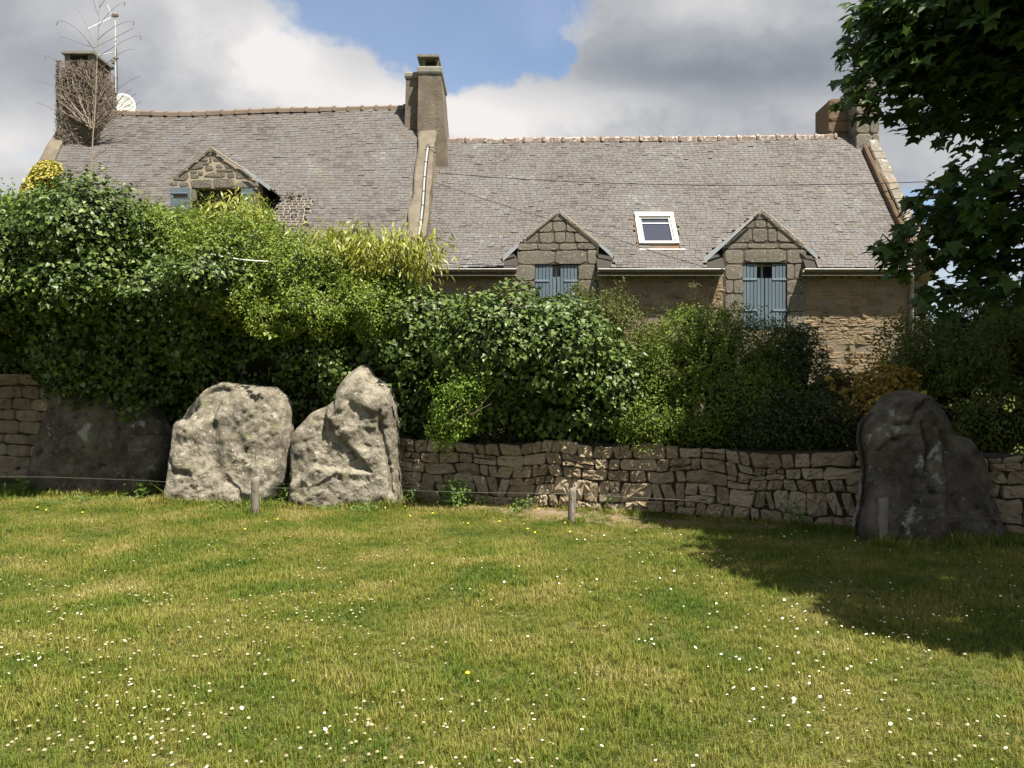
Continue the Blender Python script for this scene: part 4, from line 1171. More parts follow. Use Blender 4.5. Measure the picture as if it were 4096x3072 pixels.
megalith('standing_stone', 'tall pointed pale standing stone, tallest of the sunlit stones, left of the low wall',
         [(1170, 2035), (1166, 1900), (1158, 1790), (1165, 1735), (1195, 1695), (1240, 1650), (1300, 1622), (1345, 1590), (1352, 1540), (1385, 1490), (1415, 1468), (1440, 1456), (1470, 1468), (1495, 1500), (1530, 1525), (1562, 1552), (1575, 1590), (1584, 1640), (1590, 1740), (1595, 1830), (1605, 1900), (1612, 1960), (1618, 2040), (1400, 2050)],
         11.15, 0.36, M['rock'], sd=3, group=GS, lean=0.26,
         feats=[([(1345, 1400), (1700, 1400), (1700, 2080), (1160, 2080), (1180, 1930), (1280, 1860), (1500, 1880), (1425, 1790), (1355, 1735), (1316, 1660), (1322, 1600)], 0.11, 9),
                ([(1455, 1590), (1540, 1560), (1560, 1640), (1540, 1680), (1470, 1650)], 0.06, 18), ([(1100, 1780), (1290, 1750), (1300, 1860), (1100, 1960)], 0.05, 30)],
         grooves=[([(1535, 1640), (1528, 1690), (1545, 1760), (1560, 1820), (1570, 1880), (1580, 1960)], 0.08, 8), ([(1540, 1625), (1585, 1618)], 0.05, 5), ([(1548, 1708), (1592, 1708)], 0.06, 4),
                  ([(1565, 1850), (1600, 1842)], 0.05, 5), ([(1300, 1640), (1310, 1720)], 0.05, 10), ([(1400, 1600), (1440, 1640), (1520, 1655)], 0.05, 14)])
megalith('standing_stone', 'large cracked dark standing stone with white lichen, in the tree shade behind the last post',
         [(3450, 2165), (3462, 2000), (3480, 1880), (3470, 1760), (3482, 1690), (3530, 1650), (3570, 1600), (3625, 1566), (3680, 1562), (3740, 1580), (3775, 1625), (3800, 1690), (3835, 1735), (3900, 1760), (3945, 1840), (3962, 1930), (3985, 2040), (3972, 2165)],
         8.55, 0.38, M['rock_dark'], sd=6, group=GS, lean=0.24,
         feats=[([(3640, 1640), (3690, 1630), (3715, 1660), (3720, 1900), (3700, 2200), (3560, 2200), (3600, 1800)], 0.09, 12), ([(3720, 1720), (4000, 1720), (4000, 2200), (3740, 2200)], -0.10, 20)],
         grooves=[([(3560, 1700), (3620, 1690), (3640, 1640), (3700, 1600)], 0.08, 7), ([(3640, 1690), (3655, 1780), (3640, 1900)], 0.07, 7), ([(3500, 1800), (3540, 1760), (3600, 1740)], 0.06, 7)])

# ================================================================== low wall
AD = np.array([1.0, -0.382]); AL = np.linalg.norm(AD); AD = AD / AL; WN = np.array([-0.382, -1.0]) / AL
W0 = np.array([0.0, 10.76])
def wline(x): return 10.76 - 0.382 * x
def wf(a, b, d):      # a = x coordinate along, b = height, d towards the camera
    s = a * AL
    p = W0 + AD * s + WN * d
    return (p[0], p[1], b)
def wall_body(name, label, x0, x1, h, th, sd, group=None):
    t = thing(name, label, 'wall', (x0, wline(x0), 0), group)
    n = 40; v = []; f = []
    for i in range(n + 1):
        x = x0 + (x1 - x0) * i / n
        hh = h(x) - 0.03
        for (b, d) in ((-0.1, -0.01), (hh, -0.01), (hh + 0.02, -0.06), (hh + 0.02, -th + 0.05), (hh, -th), (-0.1, -th)): v.append(wf(x, b, d))
    m = 6
    for i in range(n):
        for k in range(m - 1): f.append((i * m + k, i * m + k + 1, (i + 1) * m + k + 1, (i + 1) * m + k))
    f += [tuple(range(m)), tuple(range(len(v) - 1, len(v) - m - 1, -1))]
    link('wall_core', mesh('wall_core', v, f, M['wallfill']), t)
    return t
hlow = lambda x: 0.88 + 0.02 * math.sin(x * 1.7)
lw = wall_body('low_wall', 'low rubble stone garden wall under the hedge, between the pointed stone and the dark stone', -3.1, 8.2, hlow, 0.45, 1)
r_ = np.random.default_rng(12)
# large irregular field stones: rows with strongly varied sizes, joints shifted by a smooth warp
def warp(a, b, k=0.05, sd=0):
    p = np.array([[a * 1.7, b * 1.7, sd]]); return a + k * fbm(p, 2, 3 + sd)[0], b + k * fbm(p + 9, 2, 5 + sd)[0]
def irregular(x0, x1, h, rows, w, r, sd):
    polys = []
    b = 0.0
    hs = r.uniform(0.7, 1.5, rows); hs = hs / hs.sum()
    edges = np.concatenate([[0], np.cumsum(hs)])
    for k in range(rows):
        a = x0 - r.uniform(0, w)
        while a < x1:
            ww = w * r.choice([0.5, 0.7, 0.9, 1.2, 1.7], p=[0.25, 0.25, 0.2, 0.18, 0.12]) * r.uniform(0.85, 1.15)
            xa, xb = max(a, x0), min(a + ww, x1)
            if xb - xa > 0.05:
                H = h((xa + xb) / 2)
                lo, hi = edges[k] * H, edges[k + 1] * H
                cells = [(xa, xb, lo, hi)]
                if ww > w * 1.0 and r.random() < 0.35:
                    m_ = lo + (hi - lo) * r.uniform(0.35, 0.65); cells = [(xa, xb, lo, m_), (xa, xb, m_, hi)]
                    if r.random() < 0.5:
                        c_ = xa + (xb - xa) * r.uniform(0.4, 0.6); cells = [(xa, xb, lo, m_), (xa, c_, m_, hi), (c_, xb, m_, hi)]
                for (p, q, l, u) in cells:
                    s = r.uniform(-0.2, 0.2) * (u - l)
                    P_ = [(p + s, l), ((p + q) / 2, l - 0.006), (q + s * 0.5, l), (q - s, u), ((p + q) / 2, u + r.uniform(-0.01, 0.015)), (p - s * 0.5, u)]
                    polys.append([warp(x, y, 0.055, sd) for (x, y) in P_])
            a += ww
    return polys
ps = irregular(-3.1, 8.2, hlow, 5, 0.235, r_, 1)
ps.sort(key=lambda p: abs(p[0][0] - 2.0))
place_stones(ps, wf, M['wallstone'], lw, 'stone', proud=0.036, sd=5000, gap=0.010, inset=0.11, rough=0.6, limit=300, back=0.07, restname='far_stones')
tw = wall_body('garden_wall', 'taller squared-stone end of the garden wall, left of the broad dark stone', -12.0, -7.66, lambda x: 1.86, 0.5, 2)
r_ = np.random.default_rng(14)
ps = []
zs = [0, 0.2, 0.40, 0.62, 0.80, 1.04, 1.24, 1.45, 1.68]
for k, z in enumerate(zs):
    z1 = zs[k + 1] if k + 1 < len(zs) else 1.68
    if z1 <= z: break
    a = -12.0 - r_.uniform(0, 0.3)
    while a < -7.66:
        w_ = r_.uniform(0.22, 0.62); xa, xb = max(a, -12.0), min(a + w_, -7.66)
        if xb - xa > 0.06: ps.append([warp(*q, 0.03, 2) for q in ((xa, z), (xb, z), (xb, z1), (xa, z1))])
        a += w_
place_stones(ps, wf, M['wallstone'], tw, 'stone', proud=0.045, sd=7000, gap=0.006, inset=0.11, rough=0.45, back=0.07)
a = -12.0
while a < -7.7:
    w_ = r_.uniform(0.7, 1.1); b_ = min(a + w_, -7.60)
    z = 1.69; c = []
    for zz in (z, z + 0.18 + r_.uniform(-0.01, 0.01)):
        c += [wf(a + 0.006, zz, 0.07), wf(b_ - 0.006, zz, 0.07), wf(b_ - 0.006, zz, -0.55), wf(a + 0.006, zz, -0.55)]
    v, f = stone_from_poly([(a, z), (b_, z), (b_, z + 0.19), (a, z + 0.19)], wf, 0.075, 300 + int(a * 10), back=0.5, inset=0.07, rough=0.35)
    link('coping_stone', mesh('coping_stone', v, f, M['wallstone']), tw)
    a = b_

# ================================================================== posts and wire
GP = 'fence posts along the wire'
def post(px, py, Y, top, tilt, lab, sd, rad=0.042):
    base = at(px, py, Y); r = np.random.default_rng(sd)
    h = top; n = 12; rows = 9; v = []
    ax = Vector((tilt, 0.02, 1)).normalized()
    for i in range(rows + 1):
        z = -0.12 + (h + 0.12) * i / rows
        for k in range(n):
            t = 2 * math.pi * k / n
            rr = rad * (1 + 0.10 * vnoise(np.array([[math.cos(t) * 1.5, math.sin(t) * 1.5, z * 4 + sd]]), sd)[0]) * (0.93 if i == rows else 1)
            v.append((base[0] + math.cos(t) * rr + ax.x * z, base[1] + math.sin(t) * rr + ax.y * z, z + (0.012 * math.cos(t) if i == rows else 0)))
    f = [(i * n + k, i * n + (k + 1) % n, (i + 1) * n + (k + 1) % n, (i + 1) * n + k) for i in range(rows) for k in range(n)]
    f += [tuple(range(rows * n, rows * n + n))]
    o = link('fence_post', mesh('fence_post', v, f, M['post'], True)); return tag(o, lab, 'post', GP)
post(1020, 2055, 10.18, 0.475, 0.0, 'short round wooden post in front of the wide pale standing stone', 1, 0.052)
post(2285, 2090, 9.50, 0.42, 0.05, 'slightly leaning short wooden post in front of the sunlit part of the low wall', 2, 0.045)
post(3535, 2165, 8.30, 0.46, 0.0, 'short wooden post in deep tree shade before the cracked dark stone', 3, 0.050)
wires = MB()
pts = [Vector(at(-300, 1905, 11.2)), Vector(at(200, 1908, 10.9)), Vector(at(560, 1921, 10.5)), Vector(at(1020, 1950, 10.12)), Vector(at(1500, 1958, 9.9)), Vector(at(1900, 1970, 9.65)), Vector(at(2285, 1975, 9.45)), Vector(at(2900, 2010, 8.9)), Vector(at(3535, 2040, 8.25)), Vector(at(4400, 2110, 7.7))]
wires.tube(pts, 0.0018, 5)
tag(wires.build('fence_wire', M['wire']), 'thin single wire strung between the short posts', 'wire')
# ================================================================== foliage tools
T_IVY = (np.array([(0, 0.02, -0.03), (-0.46, 0.18, 0.05), (-0.26, 0.58, 0.03), (0, 1.0, -0.05), (0.26, 0.58, 0.03), (0.46, 0.18, 0.05), (0, 0.45, -0.04)]),
         np.array([(0, 6, 1), (1, 6, 2), (2, 6, 3), (3, 6, 4), (4, 6, 5), (5, 6, 0)]))
T_OVAL = (np.array([(0, 0, 0), (-0.27, 0.45, 0.07), (0, 1, -0.06), (0.27, 0.45, 0.07)]), np.array([(0, 2, 1), (0, 3, 2)]))
T_LANCE = (np.array([(0, 0, 0), (-0.085, 0.35, 0.015), (0.085, 0.35, 0.015), (-0.06, 0.7, -0.06), (0.06, 0.7, -0.06), (0, 1.0, -0.2)]),
           np.array([(0, 2, 1), (1, 2, 4), (1, 4, 3), (3, 4, 5)]))
_mp = [(0, 0.0, 0), (0.20, 0.05, 0.0), (0.46, -0.04, -0.03), (0.38, 0.22, 0.01), (0.62, 0.48, -0.06), (0.30, 0.52, 0.02), (0.22, 0.62, 0.02), (0, 1.0, -0.10),
       (-0.22, 0.62, 0.02), (-0.30, 0.52, 0.02), (-0.62, 0.48, -0.06), (-0.38, 0.22, 0.01), (-0.46, -0.04, -0.03), (-0.20, 0.05, 0.0), (0, 0.35, -0.02)]
T_MAPLE = (np.array(_mp), np.array([(k, 14, (k + 1) % 14) for k in range(14)])[:, ::-1])

def frames(P, N, r, droop=0.5, spread=0.6, upb=0.3):
    n = len(P)
    nn = N + r.normal(0, spread, (n, 3)) + np.array([0, 0, upb]); nn /= np.linalg.norm(nn, axis=1)[:, None] + 1e-9
    t = r.normal(0, 1, (n, 3)) + np.array([0, 0, -droop * 2]) + N * 0.5
    t -= nn * np.sum(t * nn, 1)[:, None]; t /= np.linalg.norm(t, axis=1)[:, None] + 1e-9
    b = np.cross(t, nn)
    return b, t, nn
def emit_leaves(parent, P, B, T, Nn, S, tmpl, mat, n_ind=0, name='leaf', restname='foliage', label=None):
    tv, tf = tmpl; n = len(P)
    V = P[:, None, :] + S[:, None, None] * (tv[None, :, 0:1] * B[:, None, :] + tv[None, :, 1:2] * T[:, None, :] + tv[None, :, 2:3] * Nn[:, None, :])
    idx = np.arange(n)
    if n_ind:
        # the ones that show largest: in frame, near, facing the camera
        X, Y, Z = P[:, 0], P[:, 1], P[:, 2]
        px = 2048 + F * X / Y; py = YH - F * (Z - EYE) / Y
        face = np.abs(np.sum(Nn * (P - np.array([0, 0, EYE])), 1)) / np.linalg.norm(P - np.array([0, 0, EYE]), axis=1)
        score = S / Y * (0.3 + face) * ((px > 20) & (px < 4070) & (py > 20) & (py < 3050))
        score = score * (1 + 0.25 * np.clip(-Nn[:, 1], 0, 1)) * emit_leaves.front(P)
        order = np.argsort(-score); ind = order[:n_ind]
        base = mesh(name, tv, [tuple(int(q) for q in f) for f in tf], mat, False)
        for i in ind:
            Mx = Matrix(((B[i][0] * S[i], T[i][0] * S[i], Nn[i][0] * S[i], P[i][0]), (B[i][1] * S[i], T[i][1] * S[i], Nn[i][1] * S[i], P[i][1]), (B[i][2] * S[i], T[i][2] * S[i], Nn[i][2] * S[i], P[i][2]), (0, 0, 0, 1)))
            link(name, base, parent, Mx)
        keep = np.ones(n, bool); keep[ind] = False; idx = idx[keep]
    V = V[idx].reshape(-1, 3)
    Fc = (np.arange(len(idx))[:, None, None] * len(tv) + tf[None]).reshape(-1, tf.shape[1])
    o = link(restname, npmesh(restname, V, Fc, mat), parent)
    o['kind'] = 'stuff'
    return o
emit_leaves.front = lambda P: 1.0

def ell(px, py, Y, rx, ry, rz):
    c = at(px, py, Y); return (c, np.array([rx, ry, rz]))
def blob_points(E, dens, r, disp=0.16, depth=0.22, nscale=1.6, back=0.15, zmin=0.2, clump=0.0, sd=0, inner=0.86):
    PP, NN = [], []
    for k, (c, rad) in enumerate(E):
        area = 4 * math.pi * ((rad[0] * rad[1]) ** 1.6 / 3 + (rad[0] * rad[2]) ** 1.6 / 3 + (rad[1] * rad[2]) ** 1.6 / 3) ** (1 / 1.6)
        n = int(area * dens)
        d = r.normal(0, 1, (n, 3)); d /= np.linalg.norm(d, axis=1)[:, None]
        d = d[(d[:, 1] < 0.35) | (r.random(n) < back)]
        base = c + d * rad
        u = fbm(base * nscale, 3, 40 + sd); u2 = fbm(base * nscale * 3.1, 2, 60 + sd)
        mean = rad.mean()
        off = disp * (u * 0.8 + u2 * 0.75) * min(1.0, mean)
        dep = -depth * r.random(len(d)) ** 1.6
        n_ = d / rad; n_ /= np.linalg.norm(n_, axis=1)[:, None]
        p = base + n_ * (off + dep)[:, None]
        keep = p[:, 2] > zmin
        if clump: keep &= (vnoise(base * 4.5, 90 + sd) > -1 + 2 * clump * r.random(len(d)))
        for j, (c2, r2) in enumerate(E):
            if j != k: keep &= np.sum(((p - c2) / r2) ** 2, 1) > inner ** 2
        PP.append(p[keep]); NN.append(n_[keep])
    return np.concatenate(PP), np.concatenate(NN)
def inner_mass(parent, E, k=0.80, sd=0, name='dark_core', mat='inner', zmin=0.0):  # solid dark cores standing in for the shaded inside of the foliage
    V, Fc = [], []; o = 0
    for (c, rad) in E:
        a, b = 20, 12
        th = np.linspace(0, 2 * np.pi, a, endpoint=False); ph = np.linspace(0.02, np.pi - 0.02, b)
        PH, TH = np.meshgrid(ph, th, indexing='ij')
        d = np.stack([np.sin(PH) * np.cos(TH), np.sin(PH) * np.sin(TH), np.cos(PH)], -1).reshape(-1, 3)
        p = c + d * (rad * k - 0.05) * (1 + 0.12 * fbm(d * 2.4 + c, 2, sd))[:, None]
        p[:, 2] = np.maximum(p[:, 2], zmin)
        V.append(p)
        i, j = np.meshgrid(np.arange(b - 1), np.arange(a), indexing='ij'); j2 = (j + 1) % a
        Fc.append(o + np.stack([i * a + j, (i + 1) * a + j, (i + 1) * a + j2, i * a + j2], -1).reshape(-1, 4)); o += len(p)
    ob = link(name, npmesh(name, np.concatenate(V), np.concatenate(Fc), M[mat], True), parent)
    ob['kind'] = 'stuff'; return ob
def add_sprigs(P_, N_, r, k, L=0.3, per=12):
    up = np.where(N_[:, 2] > 0.1)[0]
    ii = r.choice(up, k); out, on = [], []
    for i in ii:
        d = N_[i] * 0.7 + np.array([0, 0, 0.9]) + r.normal(0, .35, 3); d /= np.linalg.norm(d)
        l = L * r.uniform(0.4, 1.3); bend = r.normal(0, .25, 3)
        for q in range(per):
            s = (q + r.random()) / per
            out.append(P_[i] + d * l * s + bend * l * s * s + r.normal(0, 0.012, 3)); on.append(N_[i])
    return np.concatenate([P_, np.array(out)]), np.concatenate([N_, np.array(on)])
def bush(name, label, cat, E, dens, size, tmpl, mat, sd=0, group=None, n_ind=0, core=0.8, droop=0.5, spread=0.6, upb=0.35, **kw):
    r = np.random.default_rng(sd + 100)
    c = E[0][0]; t = thing(name, label, cat, (c[0], c[1], 0), group)
    P_, N_ = blob_points(E, dens, r, sd=sd, **kw)
    if name in ('climber_mass', 'green_shrub', 'evergreen_shrub', 'privet_shrub', 'laurel_hedge', 'feathery_shrub', 'amber_shrub'): P_, N_ = add_sprigs(P_, N_, r, int(20 + len(P_) / 160), 0.26)
    B, T, Nn = frames(P_, N_, r, droop, spread, upb)
    S = size * r.uniform(0.6, 1.3, len(P_))
    emit_leaves(t, P_, B, T, Nn, S, tmpl, M[mat], n_ind)
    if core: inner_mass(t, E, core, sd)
    return t

# ================================================================== ivy hedge
IV = [ell(390, 965, 11.8, .95, 1.25, .85), ell(20, 1110, 12.0, 1.4, 1.5, 1.05), ell(760, 1230, 12.25, 1.5, 1.35, .95), ell(430, 1370, 12.8, 1.35, 1.35, .95), ell(-60, 1290, 13.0, 1.3, 1.0, .55), ell(60, 1420, 14.9, 2.2, .5, .9), ell(850, 1130, 11.3, .55, .9, .42), ell(370, 1150, 11.55, 1.0, 1.0, .6), ell(640, 1190, 11.55, .9, .95, .5), ell(620, 1380, 12.5, 1.0, 1.15, .75), ell(930, 1400, 12.7, 1.5, 1.15, .9),
      ell(1250, 1320, 12.3, 1.4, 1.0, .95), ell(1500, 1480, 12.1, 1.2, .75, .8), ell(1650, 1330, 11.95, 1.0, .95, .8), ell(2000, 1390, 11.1, .95, 1.05, .8), ell(1980, 1600, 11.45, 1.2, .7, .6),
      ell(2240, 1420, 10.9, .72, 1.0, .82), ell(2440, 1560, 10.85, .5, .8, .55), ell(2330, 1650, 11.0, .9, .75, .45), ell(-500, 1120, 12.6, 1.5, 1.5, 1.2),
      ell(560, 1480, 12.6, 1.2, 1.1, .9), ell(1000, 1600, 12.75, 1.3, .8, .9), ell(1350, 1660, 12.3, 1.0, .6, .9), ell(760, 1720, 13.0, 1.5, .8, 1.0), ell(1640, 1660, 11.9, .9, .6, .6), ell(430, 1560, 12.95, .9, .9, .8)]
r = np.random.default_rng(55)
hed = thing('ivy_hedge', 'massive dark glossy ivy hedge bulging over the stones and the low wall', 'hedge', (-3.5, 12.2, 0))
P_, N_ = blob_points(IV, 860, r, disp=0.22, depth=0.34, nscale=1.5, zmin=0.3, sd=1)
P_, N_ = add_sprigs(P_, N_, r, 260, 0.26, 9)
B, T, Nn = frames(P_, N_, r, 0.7, 0.55, 0.45)
S = 0.066 * r.uniform(0.4, 1.5, len(P_))
emit_leaves(hed, P_, B, T, Nn, S, T_IVY, M['ivy'], 300, 'leaf', 'foliage')
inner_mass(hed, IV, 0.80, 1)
# stems seen in the gap at the far left and trunks under the ivy
st = MB()
for k in range(26):
    x0 = -8.9 + k * 0.12 + random.uniform(-0.1, 0.1); y0 = wline(x0) + random.uniform(0.6, 1.2)
    pts = [(x0, y0, 1.2), (x0 + random.uniform(-.15, .15), y0 + random.uniform(-.1, .1), 2.0), (x0 + random.uniform(-.5, .5), y0 + random.uniform(-.3, .3), 3.1)]
    st.tube(pts, [0.025, 0.02, 0.012], 5)
o = st.build('stems', M['twig'], hed); o['kind'] = 'stuff'
pts = [at(300, 1500, 12.0), at(165, 1440, 12.0), at(140, 1360, 11.9), at(60, 1260, 12.0), at(-40, 1180, 12.2)]
MB().tube(pts, [0.06, 0.055, 0.05, 0.04, 0.03], 8).build('trunk', M['bark'], hed)
# trailing shoots
def shoot(parent, pts, n, size, tmpl, mat, r, name='shoot'):
    pts = [Vector(p) for p in pts]
    MB().tube(pts, 0.006, 4).build('shoot', M['twig'], parent)
    P_, D_ = [], []
    for i in range(n):
        t = r.random() * (len(pts) - 1); k = min(int(t), len(pts) - 2)
        P_.append(pts[k].lerp(pts[k + 1], t - k) + Vector(r.normal(0, 0.012, 3)))
    P_ = np.array(P_); N_ = np.tile(np.array([0.1, -0.8, 0.5]), (n, 1))
    B, T, Nn = frames(P_, N_, r, 0.3, 0.7, 0.3)
    emit_leaves(parent, P_, B, T, Nn, size * r.uniform(0.6, 1.2, n), tmpl, M[mat], 0, restname='shoot_leaves')
shoot(hed, [at(1040, 1210, 10.9), at(1046, 1260, 10.85), at(1052, 1300, 10.85), at(1068, 1335, 10.8), at(1095, 1345, 10.8)], 26, 0.07, T_IVY, 'honey', r)
cbl = hang(at(830, 1014, 11.2), at(1105, 1046, 11.25), 0.03, 0.009, 16)
tag(cbl.build('loose_cable', M['bead']), 'pale loose cable lying across the top of the green hedge', 'cable')

bush('climber_mass', 'bright green small-leaved climber spilling over the top of the dark ivy', 'climber',
     [ell(690, 1010, 12.5, .85, 1.1, .72), ell(960, 1070, 12.4, 1.05, 1.15, .76), ell(1230, 1140, 12.3, .95, 1.1, .70), ell(1480, 1230, 12.1, .8, .95, .52), ell(570, 1000, 12.6, .6, .8, .55), ell(880, 1190, 11.9, .95, 1.05, .50), ell(1240, 1260, 11.9, .95, .95, .50), ell(1560, 1300, 11.8, .6, .8, .4)],
     2600, 0.048, T_OVAL, 'honey', sd=2, disp=0.2, depth=0.22, nscale=2.0, spread=0.8, upb=0.6)
bush('green_shrub', 'fresh green shrub top rising behind the ivy at the far left', 'shrub',
     [ell(70, 950, 13.3, 1.0, .7, .72), ell(210, 930, 13.3, .5, .6, .58), ell(-120, 1000, 13.2, .8, .7, .75)], 1700, 0.06, T_OVAL, 'fresh', sd=3, disp=0.25, depth=0.3, nscale=3, spread=1.0)
bush('golden_ivy', 'golden yellow ivy climbing the left gable above the hedge', 'ivy',
     [ell(178, 712, 18.3, .34, .3, .36), ell(135, 775, 18.2, .28, .3, .42), ell(205, 672, 18.8, .26, .3, .16)], 1500, 0.075, T_IVY, 'golden', sd=4, disp=0.12, depth=0.14, core=0.75, n_ind=60)
bush('evergreen_shrub', 'dark rounded shrub with thin sprays, behind the right end of the ivy', 'shrub',
     [ell(2420, 1330, 11.9, .62, .6, .62), ell(2560, 1420, 11.8, .45, .5, .55), ell(2300, 1260, 12.0, .35, .4, .36), ell(2600, 1570, 11.6, .6, .5, .6)], 3600, 0.040, T_OVAL, 'privet', sd=5, disp=0.3, depth=0.5, nscale=3, spread=1.1, core=0.45, upb=0.3)
bush('privet_shrub', 'large olive-green small-leaved shrub below the right blue shutters', 'shrub',
     [ell(2820, 1430, 10.9, .85, .75, .70), ell(3050, 1480, 10.8, .62, .65, .62), ell(2700, 1590, 10.7, .7, .6, .6), ell(2960, 1650, 10.3, .9, .6, .55), ell(2620, 1700, 10.3, .6, .5, .35), ell(2900, 1560, 10.3, .7, .5, .5), ell(2780, 1310, 11.1, .45, .4, .36)],
     4200, 0.040, T_OVAL, 'privet2', sd=6, disp=0.28, depth=0.45, nscale=2.6, spread=1.1, core=0.58, upb=0.3)
bush('evergreen_shrub', 'dark shaded shrub between the privet and the sunlit house wall', 'shrub',
     [ell(3180, 1480, 10.4, .38, .45, .62), ell(3270, 1600, 10.2, .45, .45, .5), ell(3120, 1690, 9.9, .7, .45, .42), ell(3350, 1720, 9.7, .6, .4, .36)], 3600, 0.042, T_OVAL, 'darkleaf', sd=7, disp=0.25, depth=0.4, nscale=3, spread=1.0, core=0.58)
bush('amber_shrub', 'amber-leaved shrub below the sunlit rubble wall', 'shrub',
     [ell(3400, 1590, 10.2, .45, .4, .34), ell(3540, 1560, 10.2, .42, .4, .32), ell(3460, 1660, 9.8, .5, .35, .3)], 900, 0.075, T_IVY, 'amber', sd=8, disp=0.25, depth=0.34, nscale=3, spread=0.9, core=0.4, n_ind=120)
bush('laurel_hedge', 'tall broad shrub behind the cracked stone with sunlit yellow-green top', 'shrub',
     [ell(3760, 1500, 10.6, .75, .9, .72), ell(4000, 1420, 10.8, .9, .9, .78), ell(3640, 1440, 11.6, .3, .5, .38), ell(3830, 1340, 11.2, .62, .6, .5), ell(4020, 1300, 11.4, .8, .6, .55), ell(4260, 1290, 11.4, .9, .6, .6), ell(3900, 1720, 9.9, 1.1, .6, .6), ell(4300, 1400, 11, 1.1, .9, .9), ell(3700, 1700, 9.9, .6, .5, .5), ell(4250, 1700, 9.9, 1.1, .7, .7)],
     2600, 0.050, T_OVAL, 'laurel', sd=9, disp=0.3, depth=0.45, nscale=2.5, spread=1.0, core=0.62)
bush('shaded_undergrowth', 'dark low undergrowth filling the gap just behind the low wall', 'undergrowth',
     [ell(2500, 1760, 10.75, .8, .4, .42), ell(2900, 1770, 10.45, .8, .4, .42), ell(3250, 1770, 10.1, .7, .4, .42), ell(3550, 1770, 9.9, .7, .4, .5), ell(2150, 1760, 11.2, .8, .4, .42), ell(1750, 1750, 11.7, .8, .4, .42)],
     2200, 0.05, T_OVAL, 'darkleaf', sd=19, disp=0.2, depth=0.3, nscale=3, spread=1.0, core=0.7)
bush('feathery_shrub', 'light green feathery shrub hanging in front of the ivy above the wall', 'shrub',
     [ell(1830, 1640, 10.35, .32, .22, .42), ell(1900, 1540, 10.35, .26, .2, .2), ell(1780, 1730, 10.45, .22, .2, .22)], 2300, 0.042, T_OVAL, 'fresh', sd=10, disp=0.25, depth=0.3, nscale=5, spread=1.1, core=0.5)
# bare sticks poking out of it
fs = MB()
for a_, b_ in (((1890, 1665), (1975, 1560)), ((1880, 1660), (1965, 1615)), ((2460, 1645), (2520, 1625)), ((1800, 1700), (1880, 1640))):
    fs.tube([at(*a_, 10.2), at(*b_, 10.0)], [0.008, 0.004], 4)
tag(fs.build('dry_sticks', M['twig']), 'few dry sticks poking out of the hedge above the wall', 'sticks', kind='stuff')

# ================================================================== bamboo
def bamboo(label, centre, Y, w, h, n, sd, nleaf=26, size=0.17, n_ind=60, lean=0.25):
    r = np.random.default_rng(sd); base = at(centre[0], centre[1] + 300, Y)
    t = thing('bamboo', label, 'bamboo', (base[0], base[1], 0), 'yellow-green bamboo clumps behind the hedge')
    st = MB(); P_, T_ = [], []
    top = at(*centre, Y)
    for k in range(n):
        x = base[0] + r.normal(0, w * 0.30); y = base[1] + r.normal(0, 0.25)
        hz = top[2] + r.uniform(-0.25, 0.1) * h
        dx = r.normal(0, w * 0.45); dy = r.normal(-0.15, 0.25); arch = r.uniform(0.15, 0.45) * h
        pts = []
        for i in range(9):
            s = i / 8
            pts.append(Vector((x + dx * s * s, y + dy * s * s, 1.6 + (hz - 1.6) * (1 - (1 - s) ** 1.7) - arch * max(0, s - 0.72) * 1.6)))
        st.tube(pts, [0.009 - 0.0007 * i for i in range(9)], 4, False)
        for q in range(nleaf):
            s = 0.5 + 0.5 * r.random() ** 0.7; kk = min(int(s * 8), 7); p = pts[kk].lerp(pts[kk + 1], s * 8 - kk)
            side = r.normal(0, 0.12, 3)
            P_.append(np.array(p) + side); T_.append(np.array([dx * 0.9 + r.normal(0, .7), dy + r.normal(0, .7), -1.15 + r.normal(0, .4)]))
    o = st.build('canes', M['bamboo'], t); o['kind'] = 'stuff'
    P_ = np.array(P_); T_ = np.array(T_); T_ /= np.linalg.norm(T_, axis=1)[:, None]
    N_ = r.normal(0, .5, P_.shape) + np.array([0.2, -0.4, 0.8]); N_ -= T_ * np.sum(N_ * T_, 1)[:, None]; N_ /= np.linalg.norm(N_, axis=1)[:, None]
    emit_leaves(t, P_, np.cross(T_, N_), T_, N_, size * r.uniform(0.6, 1.25, len(P_)), T_LANCE, M['bamboo'], n_ind)
    return t
bamboo('yellow bamboo tuft in front of the left dormer window', (980, 815), 13.0, 0.50, 1.0, 85, 1)
bamboo('big yellow-green bamboo clump before the left house roof', (1380, 925), 12.6, 0.55, 1.0, 80, 2)
bamboo('widest bamboo clump drooping beside the pale cable duct', (1560, 960), 12.2, 0.85, 1.0, 130, 3)
bush('dry_bamboo', 'dry brownish tuft beside the left dormer shutter', 'bamboo', [ell(640, 880, 13.2, .36, .3, .26), ell(800, 870, 13.2, .3, .3, .2)], 700, 0.12, T_LANCE, 'privet', sd=44, core=0, spread=1.2, depth=0.3)

